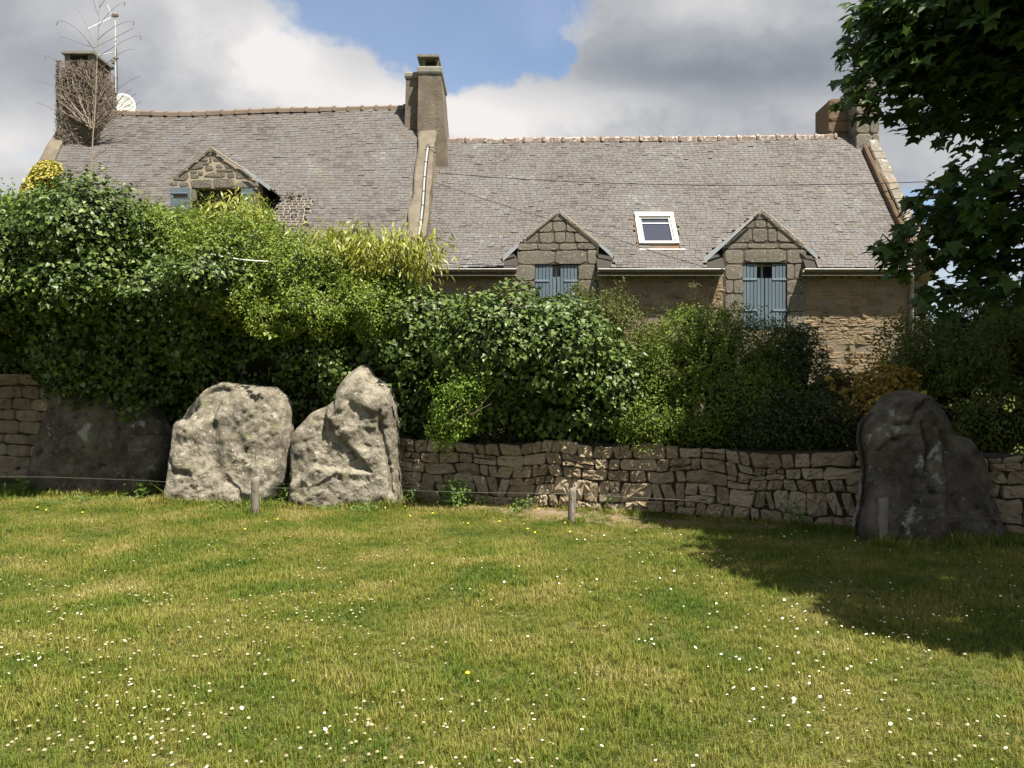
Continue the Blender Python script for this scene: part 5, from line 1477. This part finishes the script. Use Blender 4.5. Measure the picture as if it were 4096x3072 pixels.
def sapling(name, label, pts, nleaf, size, tmpl, mat, sd, spreadr=0.12, twigs=8, cat='sapling', rad=0.008):
    r = np.random.default_rng(sd); pts = [Vector(p) for p in pts]
    t = thing(name, label, cat, tuple(pts[0]))
    MB().tube(pts, [rad * (1 - 0.6 * i / len(pts)) for i in range(len(pts))], 5).build('stem', M['twig'], t)
    P_ = []; tw_ = MB()
    for q in range(twigs):
        s = r.uniform(0.2, 1) * (len(pts) - 1); k = min(int(s), len(pts) - 2); p = pts[k].lerp(pts[k + 1], s - k)
        d = Vector((r.choice([-1, 1]) * r.uniform(.5, 1), r.normal(0, .5), r.uniform(-.1, .8))).normalized() * spreadr * r.uniform(.6, 1.4)
        tw_.tube([p, p + d * 0.5 + Vector((0, 0, 0.01)), p + d], rad * 0.35, 4)
        for _ in range(max(1, nleaf // twigs)):
            P_.append(np.array(p + d * r.uniform(0.3, 1)) + r.normal(0, 0.02, 3))
    o = tw_.build('twigs', M['twig'], t); o['kind'] = 'stuff'
    P_ = np.array(P_); N_ = np.tile(np.array([0.1, -0.5, 0.6]), (len(P_), 1)); B, T, Nn = frames(P_, N_, r, 0.3, 0.8, 0.3)
    emit_leaves(t, P_, B, T, Nn, size * r.uniform(.6, 1.2, len(P_)), tmpl, M[mat])
    return t
sapling('elder_sapling', 'thin young sapling with drooping leaves before the white-jointed slates', [at(1240, 1060, 13), at(1225, 960, 13), at(1200, 880, 13), at(1183, 800, 13), at(1180, 775, 13)], 130, 0.055, T_OVAL, 'darkleaf', 5, 0.2, 16)
sapling('elder_sapling', 'slender pale shoot standing up from the privet shrub', [at(2790, 1250, 10.9), at(2782, 1190, 10.9), at(2775, 1125, 10.9)], 30, 0.045, T_OVAL, 'laurel', 6, 0.08, 9)
sapling('dry_sapling', 'small dark withered plant rooted on the party wall coping', [at(1668, 1010, 17.85), at(1672, 975, 17.85), at(1670, 950, 17.85)], 140, 0.05, T_OVAL, 'inner', 7, 0.2, 16)

# ================================================================== bare cane and creeper on the left chimney
bc = thing('bare_cane', 'tall bare cane with thin drooping side shoots in front of the left chimney', 'cane', tuple(at(362, 760, 17.2)))
r = np.random.default_rng(9)
main = [(362, 780), (366, 650), (372, 540), (382, 420), (386, 300), (390, 200), (394, 100), (400, 0), (404, -80)]
mp_ = [Vector(at(a_, b_, 17.2 + 0.1 * k)) for k, (a_, b_) in enumerate(main)]
MB().tube(mp_, [0.016 - 0.0015 * k for k in range(len(mp_))], 6).build('stem', M['twig'], bc)
arches = [((386, 215), (330, 120), (260, 72), (232, 85)), ((378, 180), (345, 100), (310, 25), (302, 28)), ((380, 190), (310, 175), (255, 140), (240, 150)), ((392, 110), (430, 50), (470, 15), (500, 8)),
          ((390, 160), (440, 110), (500, 80), (535, 85)), ((392, 60), (375, 10), (368, -20), (360, -30)), ((388, 230), (450, 190), (520, 142), (560, 143)), ((386, 300), (440, 230), (505, 190), (540, 197)),
          ((382, 450), (430, 390), (500, 320), (565, 303)), ((380, 480), (250, 470), (190, 415), (143, 410)), ((380, 420), (240, 360), (190, 325), (150, 322)), ((384, 330), (250, 260), (200, 225), (180, 222)),
          ((398, 30), (425, -10), (440, -30), (450, -40)), ((374, 560), (440, 500), (520, 470), (575, 450)), ((368, 620), (330, 600), (300, 560), (290, 530)), ((365, 700), (320, 680), (290, 640), (280, 620)),
          ((366, 640), (400, 620), (430, 590), (445, 570)), ((364, 720), (400, 700), (430, 660), (440, 620))]
for q in arches:
    Y0 = 17.5 + r.uniform(-.3, .3)
    c = [Vector(at(a_, b_, Y0)) for a_, b_ in q]
    pts = []
    for i in range(11):
        s = i / 10; pts.append(c[0] * (1 - s) ** 3 + c[1] * 3 * s * (1 - s) ** 2 + c[2] * 3 * s * s * (1 - s) + c[3] * s ** 3)
    MB().tube(pts, [0.008 - 0.0005 * i for i in range(11)], 4).build('side_shoot', M['twig'], bc)
    if r.random() < 0.6:
        MB().tube([pts[-1], pts[-1] + Vector((r.normal(0, .02), 0, -0.09))], 0.010, 4).build('hanging_leaf', M['rust'], bc)
dcx = thing('dead_creeper', 'tangle of dead brown creeper stems wrapped around the left chimney', 'creeper', (-11.2, 20.3, 7.6))
cs = MB()
def creep(x, y, z, dx, dz_, n, face, rad):
    pts = []
    for i in range(n):
        pts.append((x, y, z)); dx += r.normal(0, .25); dz_ += r.normal(0, .2) + 0.05
        l = math.hypot(dx, dz_); dx /= l; dz_ /= l
        if face == 'f': x += dx * 0.09; x = min(max(x, -11.74 + r.normal(0, .03)), -10.76 + r.normal(0, .03)); y = 20.34 + r.normal(0, .03)
        else: y += dx * 0.09; y = min(max(y, 20.3), 21.42 + r.normal(0, .03)); x = -10.78 + r.normal(0, .03)
        z += dz_ * 0.09; z = min(max(z, 7.7), 10.1)
    cs.tube(pts, [rad * (1 - 0.6 * i / n) for i in range(n)], 4, False)
for k in range(800): creep(r.uniform(-11.7, -10.8), 20.33, r.uniform(7.7, 9.6), r.normal(0, .8), r.uniform(.1, 1), r.integers(6, 18), 'f', r.uniform(.003, .009))
for k in range(450): creep(-10.77, r.uniform(20.35, 21.35), r.uniform(7.9, 9.6), r.normal(0, .8), r.uniform(.1, 1), r.integers(6, 16), 's', r.uniform(.003, .009))
# fan of stems from the foot of the chimney
root = at(372, 518, 20.2)
for k in range(40):
    a_ = r.uniform(-1.1, 1.3); L_ = r.uniform(.4, 1.5); pts = []
    for i in range(9):
        s = i / 8; pts.append((root[0] + math.sin(a_) * L_ * s + r.normal(0, .02), root[1] - 0.02 + 0.05 * s + r.normal(0, .02), root[2] + math.cos(a_) * L_ * s))
    cs.tube(pts, [0.014 * (1 - .7 * i / 9) for i in range(9)], 4, False)
for k in range(240):   # wispy tips at the edges
    x = r.choice([-11.72, -10.80]) + r.normal(0, .04); z = r.uniform(7.8, 9.8); p = Vector((x, r.uniform(20.3, 20.6), z))
    d = Vector((np.sign(x + 11.2) * r.uniform(.02, .12), 0, r.uniform(-.05, .1))); cs.tube([p, p + d], 0.004, 3, False)
for k in range(160):
    p = Vector((r.uniform(-11.75, -10.8), 20.3, r.uniform(9.5, 10.0))); d = Vector((r.normal(0, .06), -.02, r.normal(0.03, .08))); cs.tube([p, p + d, p + d * 1.8 + Vector((0, 0, -.04))], 0.005, 3, False)
o = cs.build('creeper_stems', M['deadstem'], dcx); o['kind'] = 'stuff'

# ================================================================== maple
mt = thing('maple_tree', 'big dark maple overhanging from the right with drooping leafy boughs', 'tree', (8.6, 6.9, 0))
vis = [ell(3900, 90, 8.0, 1.30, 1.2, .95), ell(3600, 300, 7.9, .58, .6, .40), ell(4020, 440, 8.0, .75, .8, .34), ell(3720, 480, 7.9, .30, .35, .13), ell(4000, 800, 7.9, .78, .9, .60), ell(3790, 930, 7.9, .62, .6, .34), ell(3880, 1110, 7.9, .56, .6, .32), ell(3790, 1190, 7.9, .36, .4, .22), ell(3640, 1060, 7.8, .25, .3, .16),
       ell(3600, 805, 7.7, .24, .3, .12), ell(3560, 1000, 7.8, .16, .2, .10), ell(4200, 1050, 7.8, .6, .8, .4), ell(3560, 140, 7.9, .45, .5, .38), ell(3450, 420, 7.8, .22, .25, .09)]
hid = [(np.array([7.6, 6.6, 6.0]), np.array([3.3, 3.3, 2.0])), (np.array([5.2, 5.3, 5.7]), np.array([1.5, 1.6, 0.9])), (np.array([6.2, 9.0, 6.1]), np.array([2.0, 1.6, 1.2])), (np.array([7.6, 9.3, 5.8]), np.array([2.4, 1.6, 1.6])), (np.array([8.6, 8.0, 7.8]), np.array([4.2, 3.8, 1.8])), (np.array([7.6, 7.6, 3.6]), np.array([1.8, 1.8, 1.2])), (np.array([4.9, 3.6, 5.4]), np.array([.9, .8, .6]))]
r = np.random.default_rng(77)
PP, NN = [], []
for (c, rad) in vis:
    n = int(rad.prod() * 4.19 * 440 + 40)
    d = r.normal(0, 1, (n, 3)); d /= np.linalg.norm(d, axis=1)[:, None]
    s = r.random(n) ** 0.42
    # sprays: snap to a few leaf layers that slope outwards
    p = c + d * rad * s[:, None] * (1 + 0.20 * fbm(d * 2.5 + c, 2, 5))[:, None]
    k = vnoise(p * 3.2, 8) > -0.30
    PP.append(p[k]); NN.append(np.tile(np.array([-0.35, -0.25, 0.85]), (k.sum(), 1)))
for (c, rad) in hid:
    n = int(rad.prod() ** (2 / 3) * 12.6 * 180)
    d = r.normal(0, 1, (n, 3)); d /= np.linalg.norm(d, axis=1)[:, None]
    p = c + d * rad * (r.random(n) ** 0.25)[:, None] * (1 + 0.15 * fbm(d * 2.5 + c, 2, 5))[:, None]
    PP.append(p); NN.append(np.tile(np.array([-0.2, -0.2, 0.9]), (n, 1)))
PP = np.concatenate(PP); NN = np.concatenate(NN)
# keep the hidden masses out of the picture window above and right of it
px = 2048 + F * PP[:, 0] / PP[:, 1]; py = YH - F * (PP[:, 2] - EYE) / PP[:, 1]
nv = len(NN)
T_ = r.normal(0, .45, PP.shape) + np.array([-0.75, -0.15, -0.55])
T_ /= np.linalg.norm(T_, axis=1)[:, None]
Nn = NN + r.normal(0, .35, NN.shape); Nn -= T_ * np.sum(Nn * T_, 1)[:, None]; Nn /= np.linalg.norm(Nn, axis=1)[:, None]
crown = emit_leaves(mt, PP, np.cross(T_, Nn), T_, Nn, 0.155 * r.uniform(.6, 1.15, len(PP)), T_MAPLE, M['maple'], 300, 'leaf', 'crown')
tb = MB()
tb.tube([(8.6, 6.9, -0.2), (8.55, 6.9, 1.0), (8.5, 6.95, 2.4), (8.3, 7.0, 3.8), (8.0, 7.0, 5.5), (7.8, 7.0, 7.2)], [.30, .24, .21, .18, .12, .05], 12)
tb.build('trunk', M['bark'], mt, True)
def limb(pts, r0):
    pts = [Vector(p) for p in pts]; MB().tube(pts, [r0 * (1 - .8 * i / (len(pts) - 1)) for i in range(len(pts))], 7).build('limb', M['bark'], mt, True)
for (c, rad) in vis:
    for q in range(5):
        d = r.normal(0, 1, 3); d /= np.linalg.norm(d); e_ = c + d * rad * 0.9; m_ = (c + e_) / 2 + r.normal(0, .05, 3)
        s_ = c + np.array([.5, 0, .1]) * rad
        tw2 = MB().tube([s_, m_, e_], [.014, .008, .004], 5); tw2.build('twig', M['bark'], mt)
limb([(8.45, 6.95, 2.9), (7.2, 7.6, 3.9), (6.0, 7.9, 4.5), (4.9, 7.95, 4.9), (3.8, 7.9, 5.0)], .09)
limb([(8.4, 6.95, 2.6), (7.0, 7.6, 3.1), (5.9, 7.8, 3.4), (4.9, 7.85, 3.35), (4.3, 7.8, 3.0)], .08)
limb([(5.9, 7.8, 3.4), (5.0, 7.8, 3.6), (4.3, 7.75, 3.5), (3.8, 7.7, 3.45)], .03)
limb([(8.2, 7.0, 4.2), (6.6, 6.2, 5.0), (5.4, 5.4, 5.6), (4.6, 4.6, 5.8)], .08)
limb([(7.2, 7.6, 3.9), (6.2, 8.6, 5.2), (5.6, 9.2, 6.2)], .06)
limb([(6.0, 7.9, 4.5), (5.2, 8.0, 4.2), (4.7, 7.9, 3.9)], .025)
limb([(4.9, 7.95, 4.9), (4.4, 7.9, 4.5), (4.0, 7.9, 4.35)], .02)
# ================================================================== grass
def grass_field():
    r = np.random.default_rng(3)
    n = 130000
    # more tufts close to the viewer, thinning with distance like their size in view
    Yg = 2.6 + (12.6 - 2.6) * r.random(n) ** 1.25
    Xg = (r.random(n) * 2 - 1) * (Yg * 0.70 + 0.9)
    # widen: keep density even across the width
    keep = r.random(n) < (Yg * 0.70 + 0.9) / (12.6 * 0.70 + 0.9) * 1.15
    Xg, Yg = Xg[keep], Yg[keep]
    wl = wline(Xg)
    P = np.stack([Xg, Yg, np.zeros_like(Xg)], -1)
    bare = np.clip(1 - np.abs(Yg - (wl - 0.35)) / 0.70, 0, 1) * (Xg > -1.6) * (Xg < 3.2)
    keep = (Yg < wl - 0.02) & (r.random(len(Xg)) > bare * (0.75 + 0.4 * fbm(P * 3, 2, 5)))
    Xg, Yg, P = Xg[keep], Yg[keep], P[keep]
    Zg = ground_z(Xg, Yg)
    lush = fbm(P * 1.5, 3, 21)
    me = bpy.data.meshes.new('grass'); m = len(Xg)
    me.vertices.add(m); me.vertices.foreach_set('co', np.stack([Xg, Yg, Zg], -1).astype(np.float32).ravel())
    sc = (0.75 + 0.35 * r.random(m)) * (1 + 0.28 * np.clip(lush, -1, 1)) * (1 + 0.25 * (wl[keep] - Yg < 0.9) + 0.8 * (wl[keep] - Yg < 0.3) * r.random(m))
    near = np.zeros(m, bool)
    for (x0, x1, y0) in ((-7.5, -5.1, 11.74), (-4.95, -3.05, 10.82), (-3.15, -1.45, 10.80), (3.75, 5.3, 8.18)):
        near |= (Xg > x0) & (Xg < x1) & (np.abs(Yg - y0 + 0.06) < 0.12)
    for (qx, qy) in ((-3.32, 10.18), (0.71, 9.5), (3.93, 8.30)): near |= (Xg - qx) ** 2 + (Yg - qy) ** 2 < 0.11 ** 2
    sc = sc * (1 + near * r.random(m) * 1.9)
    a = me.attributes.new('sc', 'FLOAT', 'POINT'); a.data.foreach_set('value', sc.astype(np.float32))
    a = me.attributes.new('rz', 'FLOAT', 'POINT'); a.data.foreach_set('value', (r.random(m) * 6.283).astype(np.float32))
    a = me.attributes.new('vi', 'INT', 'POINT'); a.data.foreach_set('value', r.integers(0, 6, m).astype(np.int32))
    return me
def grass_mat():
    m = bpy.data.materials.new('grass_blades'); m.use_nodes = True
    t = m.node_tree; t.nodes.clear(); L = t.links.new
    def N(ty, **k):
        n = t.nodes.new(ty)
        for a, b in k.items(): setattr(n, a, b)
        return n
    geo = N('ShaderNodeNewGeometry'); oi = N('ShaderNodeObjectInfo')
    def noise(sc, de):
        n = N('ShaderNodeTexNoise'); n.inputs['Scale'].default_value = sc; n.inputs['Detail'].default_value = de; L(geo.outputs['Position'], n.inputs[0]); return n.outputs[0]
    def mth(op, a, b, cl=False):
        n = N('ShaderNodeMath', operation=op, use_clamp=cl)
        for i, v in enumerate((a, b)):
            if isinstance(v, (int, float)): n.inputs[i].default_value = v
            else: L(v, n.inputs[i])
        return n.outputs[0]
    big = mth('MULTIPLY', mth('SUBTRACT', noise(1.3, 6), 0.50), 2.3)
    isl = mth('FRACT', mth('ADD', geo.outputs['Random Per Island'], oi.outputs['Random']), 0)
    val = mth('ADD', mth('ADD', mth('MULTIPLY', isl, 0.66), big), 0.13, True)
    cr = N('ShaderNodeValToRGB'); L(val, cr.inputs[0]); el = cr.color_ramp.elements
    cols = [(0.0, (0.07, 0.125, 0.014)), (0.3, (0.13, 0.18, 0.020)), (0.55, (0.205, 0.208, 0.034)), (0.8, (0.275, 0.25, 0.06)), (1.0, (0.38, 0.32, 0.13))]
    el[0].position, el[0].color = cols[0][0], (*cols[0][1], 1); el[1].position, el[1].color = cols[-1][0], (*cols[-1][1], 1)
    for p, c in cols[1:-1]:
        q = el.new(p); q.color = (*c, 1)
    b = N('ShaderNodeBsdfPrincipled'); L(cr.outputs[0], b.inputs['Base Color']); b.inputs['Roughness'].default_value = 0.55; b.inputs['Specular IOR Level'].default_value = 0.25
    tr = N('ShaderNodeBsdfTranslucent'); L(cr.outputs[0], tr.inputs[0])
    ms = N('ShaderNodeMixShader'); ms.inputs[0].default_value = 0.3; L(b.outputs[0], ms.inputs[1]); L(tr.outputs[0], ms.inputs[2])
    o = N('ShaderNodeOutputMaterial'); L(ms.outputs[0], o.inputs[0]); return m
M['grass'] = grass_mat()
tufts = bpy.data.collections.new('grass_tufts')
r = np.random.default_rng(91)
for k in range(6):
    V, Fq = [], []
    nb = 13
    for i in range(nb):
        ox, oy = r.normal(0, 0.018, 2); h = r.uniform(0.022, 0.050) * (1.8 if r.random() < 0.05 else 1); w = r.uniform(0.0011, 0.0021)
        a = r.uniform(0, 6.28); lean = r.uniform(0.2, 1.1) * h; d = np.array([math.cos(a), math.sin(a)]); p = np.array([-d[1], d[0]]) * w
        q = len(V)
        V += [(ox - p[0], oy - p[1], -0.006), (ox + p[0], oy + p[1], -0.006),
              (ox + d[0] * lean * .35 + p[0] * .8, oy + d[1] * lean * .35 + p[1] * .8, h * .6), (ox + d[0] * lean * .35 - p[0] * .8, oy + d[1] * lean * .35 - p[1] * .8, h * .6), (ox + d[0] * lean, oy + d[1] * lean, h)]
        Fq += [(q, q + 1, q + 2, q + 3), (q + 3, q + 2, q + 4)]
    o = bpy.data.objects.new('tuft', mesh('tuft', V, Fq, M['grass'])); tufts.objects.link(o)
gme = grass_field(); gme.materials.append(M['grass'])
gr = link('grass', gme); tag(gr, 'short sunlit lawn grass with straw-coloured patches', 'grass', kind='stuff')
ng = bpy.data.node_groups.new('grass_instances', 'GeometryNodeTree')
ng.interface.new_socket('Geometry', in_out='INPUT', socket_type='NodeSocketGeometry')
ng.interface.new_socket('Geometry', in_out='OUTPUT', socket_type='NodeSocketGeometry')
def gn(t, **k):
    n = ng.nodes.new(t)
    for a, b in k.items(): setattr(n, a, b)
    return n
gi, go = gn('NodeGroupInput'), gn('NodeGroupOutput')
ci = gn('GeometryNodeCollectionInfo'); ci.inputs['Collection'].default_value = tufts; ci.inputs['Separate Children'].default_value = True; ci.inputs['Reset Children'].default_value = True
iop = gn('GeometryNodeInstanceOnPoints'); iop.inputs['Pick Instance'].default_value = True
def attr(nm, ty='FLOAT'):
    a = gn('GeometryNodeInputNamedAttribute', data_type=ty); a.inputs[0].default_value = nm; return a.outputs[0]
cx = gn('ShaderNodeCombineXYZ'); ng.links.new(attr('rz'), cx.inputs[2])
e2r = gn('FunctionNodeEulerToRotation'); ng.links.new(cx.outputs[0], e2r.inputs[0])
ng.links.new(gi.outputs[0], iop.inputs['Points']); ng.links.new(ci.outputs[0], iop.inputs['Instance'])
ng.links.new(attr('vi', 'INT'), iop.inputs['Instance Index']); ng.links.new(e2r.outputs[0], iop.inputs['Rotation']); ng.links.new(attr('sc'), iop.inputs['Scale'])
ng.links.new(iop.outputs[0], go.inputs[0])
md = gr.modifiers.new('grass', 'NODES'); md.node_group = ng

# ================================================================== flowers
def daisy_mesh(r, bud=False):
    V, Fq, mi = [], [], []
    h = r.uniform(0.035, 0.055); R_ = r.uniform(0.006, 0.0092); n = 10
    tx, ty = r.normal(0, .25, 2)
    V += [(-0.001, 0, 0), (0.001, 0, 0), (0.001, 0, h), (-0.001, 0, h)]; Fq.append((0, 1, 2, 3)); mi.append(2)
    c = len(V); V.append((0, 0, h + 0.001))
    for k in range(n * 2):
        t = math.pi * k / n; rr = R_ * (1.0 if k % 2 == 0 else 0.78)
        x, y = math.cos(t) * rr, math.sin(t) * rr; V.append((x, y, h + 0.001 + x * tx + y * ty))
    for k in range(n * 2): Fq.append((c, c + 1 + k, c + 1 + (k + 1) % (n * 2))); mi.append(0)
    c2 = len(V)
    for k in range(6):
        t = math.pi * k / 3; x, y = math.cos(t) * R_ * .32, math.sin(t) * R_ * .32; V.append((x, y, h + 0.003 + x * tx + y * ty))
    V.append((0, 0, h + 0.0055)); Fq += [(c2 + k, c2 + (k + 1) % 6, c2 + 6) for k in range(6)]; mi += [1] * 6
    return mesh('daisy', V, Fq, [M['petal'], M['yellow'], M['grass']], False, mi)
def ball_mesh(name, R_, h, mat, r):
    V, Fq, mi = [], [], []
    V += [(-0.001, 0, 0), (0.001, 0, 0), (0.001, 0, h), (-0.001, 0, h)]; Fq.append((0, 1, 2, 3)); mi.append(1)
    q = len(V); n = 7
    for (z, s) in ((-.6, .7), (0.1, 1.0), (.7, .65)):
        for k in range(n):
            t = 2 * math.pi * k / n; V.append((math.cos(t) * R_ * s, math.sin(t) * R_ * s, h + z * R_ * .8))
    V.append((0, 0, h + R_ * .8))
    for i in range(2):
        for k in range(n): Fq.append((q + i * n + k, q + i * n + (k + 1) % n, q + (i + 1) * n + (k + 1) % n, q + (i + 1) * n + k)); mi.append(0)
    for k in range(n): Fq.append((q + 2 * n + k, q + 2 * n + (k + 1) % n, q + 3 * n)); mi.append(0)
    return mesh(name, V, Fq, [mat, M['grass']], False, mi)
r = np.random.default_rng(17)
dm = [daisy_mesh(r) for _ in range(6)]
def scatter(n, fdens, ymin=2.9, ymax=11.0):
    out = []
    while len(out) < n:
        # even in the picture's perspective would over-thin the distance: mix of both
        y = 5040 / r.uniform(5040 / ymax, 5040 / ymin) if r.random() < 0.55 else r.uniform(ymin, ymax)
        x = r.uniform(-1, 1) * (y * 0.66)
        if y > wline(x) - 0.6: continue
        if r.random() < fdens(x, y): out.append((x, y))
    return out
def pxy(x, y): return 2048 + F * x / y, 1560 + 5040 / y
def d_daisy(x, y):
    px, py = pxy(x, y)
    g = max(0.0, fbm(np.array([[x * 1.6, y * 1.6, 4.0]]), 2, 31)[0] + 0.30)
    w = 0.22 + 0.7 * math.exp(-((py - (2080 + (px - 2450) * 0.30)) / 170) ** 2) * (px > 2300) + 0.5 * (px > 2400) * (py > 2400) + 0.25 * (px < 900) * (2350 < py) + (0.25 if px > 2500 and py < 2400 else 0)
    if px > 3300 and py > 2650: w *= 0.3
    return min(1, g * w * 1.4)
pts = scatter(560, d_daisy)
pts.sort(key=lambda p: p[1])
stuffV, stuffF, stuffM = [], [], []
for k, (x, y) in enumerate(pts):
    z = float(ground_z(x, y)); s = r.uniform(.8, 1.2); me = dm[k % 6]
    Mx = Matrix.Translation((x, y, z)) @ Matrix.Rotation(r.uniform(0, 6.28), 4, 'Z') @ Matrix.Rotation(0.25, 4, 'X') @ Matrix.Scale(s, 4)
    if k < 300:
        o = link('daisy', me, None, Mx); tag(o, 'small white daisy with a yellow centre open in the mown lawn', 'daisy', 'white daisies in the lawn')
    else:
        b = len(stuffV)
        stuffV += [tuple(Mx @ v.co) for v in me.vertices]
        stuffF += [tuple(b + i for i in p.vertices) for p in me.polygons]; stuffM += [p.material_index for p in me.polygons]
tag(link('daisies', mesh('daisies', stuffV, stuffF, [M['petal'], M['yellow'], M['grass']], False, stuffM)), 'scattered far white daisies in the lawn and along the tree shade', 'daisies', kind='stuff')
cm_ = [ball_mesh('clover_flower', r.uniform(.007, .010), r.uniform(.035, .055), M['clover'], r) for _ in range(4)]
def d_clover(x, y):
    px, py = pxy(x, y)
    g = max(0.0, fbm(np.array([[x * 1.9, y * 1.9, 14.0]]), 2, 35)[0] + 0.15)
    return min(1, g * ((1.3 if px < 1500 else 0.45) if py > 2150 else 0.1) * 1.5)
pts = scatter(760, d_clover, 2.9, 8.5); pts.sort(key=lambda p: p[1])
stuffV, stuffF, stuffM = [], [], []
for k, (x, y) in enumerate(pts):
    z = float(ground_z(x, y)); s = r.uniform(.7, 1.2); me = cm_[k % 4]
    Mx = Matrix.Translation((x, y, z)) @ Matrix.Rotation(r.uniform(0, 6.28), 4, 'Z') @ Matrix.Scale(s, 4)
    if k < 300:
        o = link('clover_flower', me, None, Mx); tag(o, 'faded cream clover flower head in the mown lawn', 'clover flower', 'faded clover heads in the lawn')
    else:
        b = len(stuffV); stuffV += [tuple(Mx @ v.co) for v in me.vertices]
        stuffF += [tuple(b + i for i in p.vertices) for p in me.polygons]; stuffM += [p.material_index for p in me.polygons]
tag(link('clover_flowers', mesh('clover_flowers', stuffV, stuffF, [M['clover'], M['grass']], False, stuffM)), 'scattered far faded clover heads', 'clover', kind='stuff')
ym = ball_mesh('dandelion', .014, .045, M['yellow'], r)
ys = [(2262, 2085), (1998, 2078), (2155, 2038), (1730, 2050), (1872, 2085), (1808, 1982), (2280, 2120), (1110, 2070), (1870, 2715), (1620, 2020), (1640, 2060), (150, 2030), (185, 2040), (330, 2050), (2110, 2105), (980, 2110), (2140, 2120)]
for px, py in ys:
    y = 5040 / (py - 1560 + 14); x = (px - 2048) / F * y
    o = link('dandelion', ym, None, Matrix.Translation((x, y, float(ground_z(x, y))))); tag(o, 'small yellow flower in the grass near the stones and wall', 'yellow flower', 'small yellow flowers in the lawn')

# ================================================================== weeds along the foot of stones and wall
def weed(name, label, px, py, n, h, w, size, sd, tmpl=T_OVAL, mat='weed', cat='weed', depth=0.12):
    r = np.random.default_rng(sd + 500); y = 5040 / (py - 1560); x = (px - 2048) / F * y
    t = thing(name, label, cat, (x, y, 0), 'weeds along the foot of the wall and stones')
    st = MB(); P_ = []
    for k in range(max(4, n // 16)):
        bx, by = x + r.normal(0, w * .4), y + r.normal(0, depth); tx, ty = r.normal(0, w * .3), r.normal(-.03, depth * .6); hh = h * r.uniform(.5, 1.05)
        pts = [(bx, by, 0), (bx + tx * .4, by + ty * .4, hh * .55), (bx + tx, by + ty, hh)]
        st.tube(pts, [.005, .004, .002], 4, False)
        for q in range(16):
            s = r.uniform(.15, 1); a = Vector(pts[0]).lerp(Vector(pts[2]), s); P_.append(np.array(a) + r.normal(0, .035, 3) * np.array([1, 1, .4]))
    o = st.build('stalks', M[mat], t); o['kind'] = 'stuff'
    P_ = np.array(P_); P_[:, 2] = np.maximum(P_[:, 2], 0.01); N_ = np.tile(np.array([0, -.4, .9]), (len(P_), 1)); B, T, Nn = frames(P_, N_, r, 0.1, .7, .3)
    emit_leaves(t, P_, B, T, Nn, size * r.uniform(.6, 1.3, len(P_)), tmpl, M[mat])
for k, (px, py, n, h, w, sz, lab, tm) in enumerate([
    (115, 1985, 420, .34, .30, .055, 'bright leafy weed clump in front of the tall wall end and dark stone', T_OVAL),
    (610, 1995, 220, .28, .26, .055, 'ivy and weeds in the gap left of the wide pale stone', T_IVY),
    (1165, 2010, 420, .34, .16, .05, 'narrow weed clump growing between the two pale stones', T_IVY),
    (1150, 1975, 160, .52, .06, .045, 'climbing ivy in the slot between the two pale stones', T_IVY),
    (1660, 2010, 200, .24, .22, .05, 'low weeds right of the pointed stone', T_OVAL),
    (1790, 2030, 150, .48, .10, .09, 'tall thin weed with long leaves before the shaded low wall', T_LANCE),
    (1840, 2030, 360, .40, .28, .05, 'ivy and weed clump climbing the shaded part of the low wall', T_IVY),
    (2090, 2045, 120, .20, .25, .045, 'small weeds below the low wall, left of the leaning post', T_OVAL),
    (2430, 2045, 120, .26, .25, .045, 'thin weeds below the low wall, right of the leaning post', T_OVAL),
    (3180, 2105, 120, .26, .25, .045, 'shaded weeds at the foot of the wall left of the cracked stone', T_OVAL),
    (900, 2040, 160, .10, .55, .04, 'low leafy weeds at the foot of the wide pale stone', T_OVAL),
    (400, 2015, 300, .12, .75, .04, 'low leafy weeds at the foot of the broad dark stone', T_OVAL),
    (1420, 2040, 160, .09, .5, .04, 'low leafy weeds at the foot of the pointed stone', T_OVAL)]):
    weed('weed', lab, px, py, n, h, w, sz, k, tm)
# bare trodden soil strip along the wall
vs, fs_ = [], []
n = 60
for i in range(n + 1):
    x = -1.9 + 5.4 * i / n; e_ = math.sin(math.pi * i / n) ** .5
    yb = wline(x) + 0.02; yf = wline(x) - 0.05 - (0.75 + 0.22 * fbm(np.array([[x * 2.2, 3, 1.0]]), 3, 8)[0]) * e_
    for q in range(5):
        y = yf + (yb - yf) * q / 4; vs.append((x, y, float(ground_z(x, y)) + 0.006))
for i in range(n):
    for q in range(4): fs_.append((i * 5 + q, (i + 1) * 5 + q, (i + 1) * 5 + q + 1, i * 5 + q + 1))
M['soil'] = material('dry_soil', [(0.10, 0.07, 0.042), (0.18, 0.135, 0.085), (0.26, 0.20, 0.13)], 0.95, 12, 8, 0, 1.0, 40)
tag(link('soil_strip', mesh('soil_strip', vs, fs_, M['soil'], True)), 'strip of bare dry soil at the foot of the low wall', kind='structure')
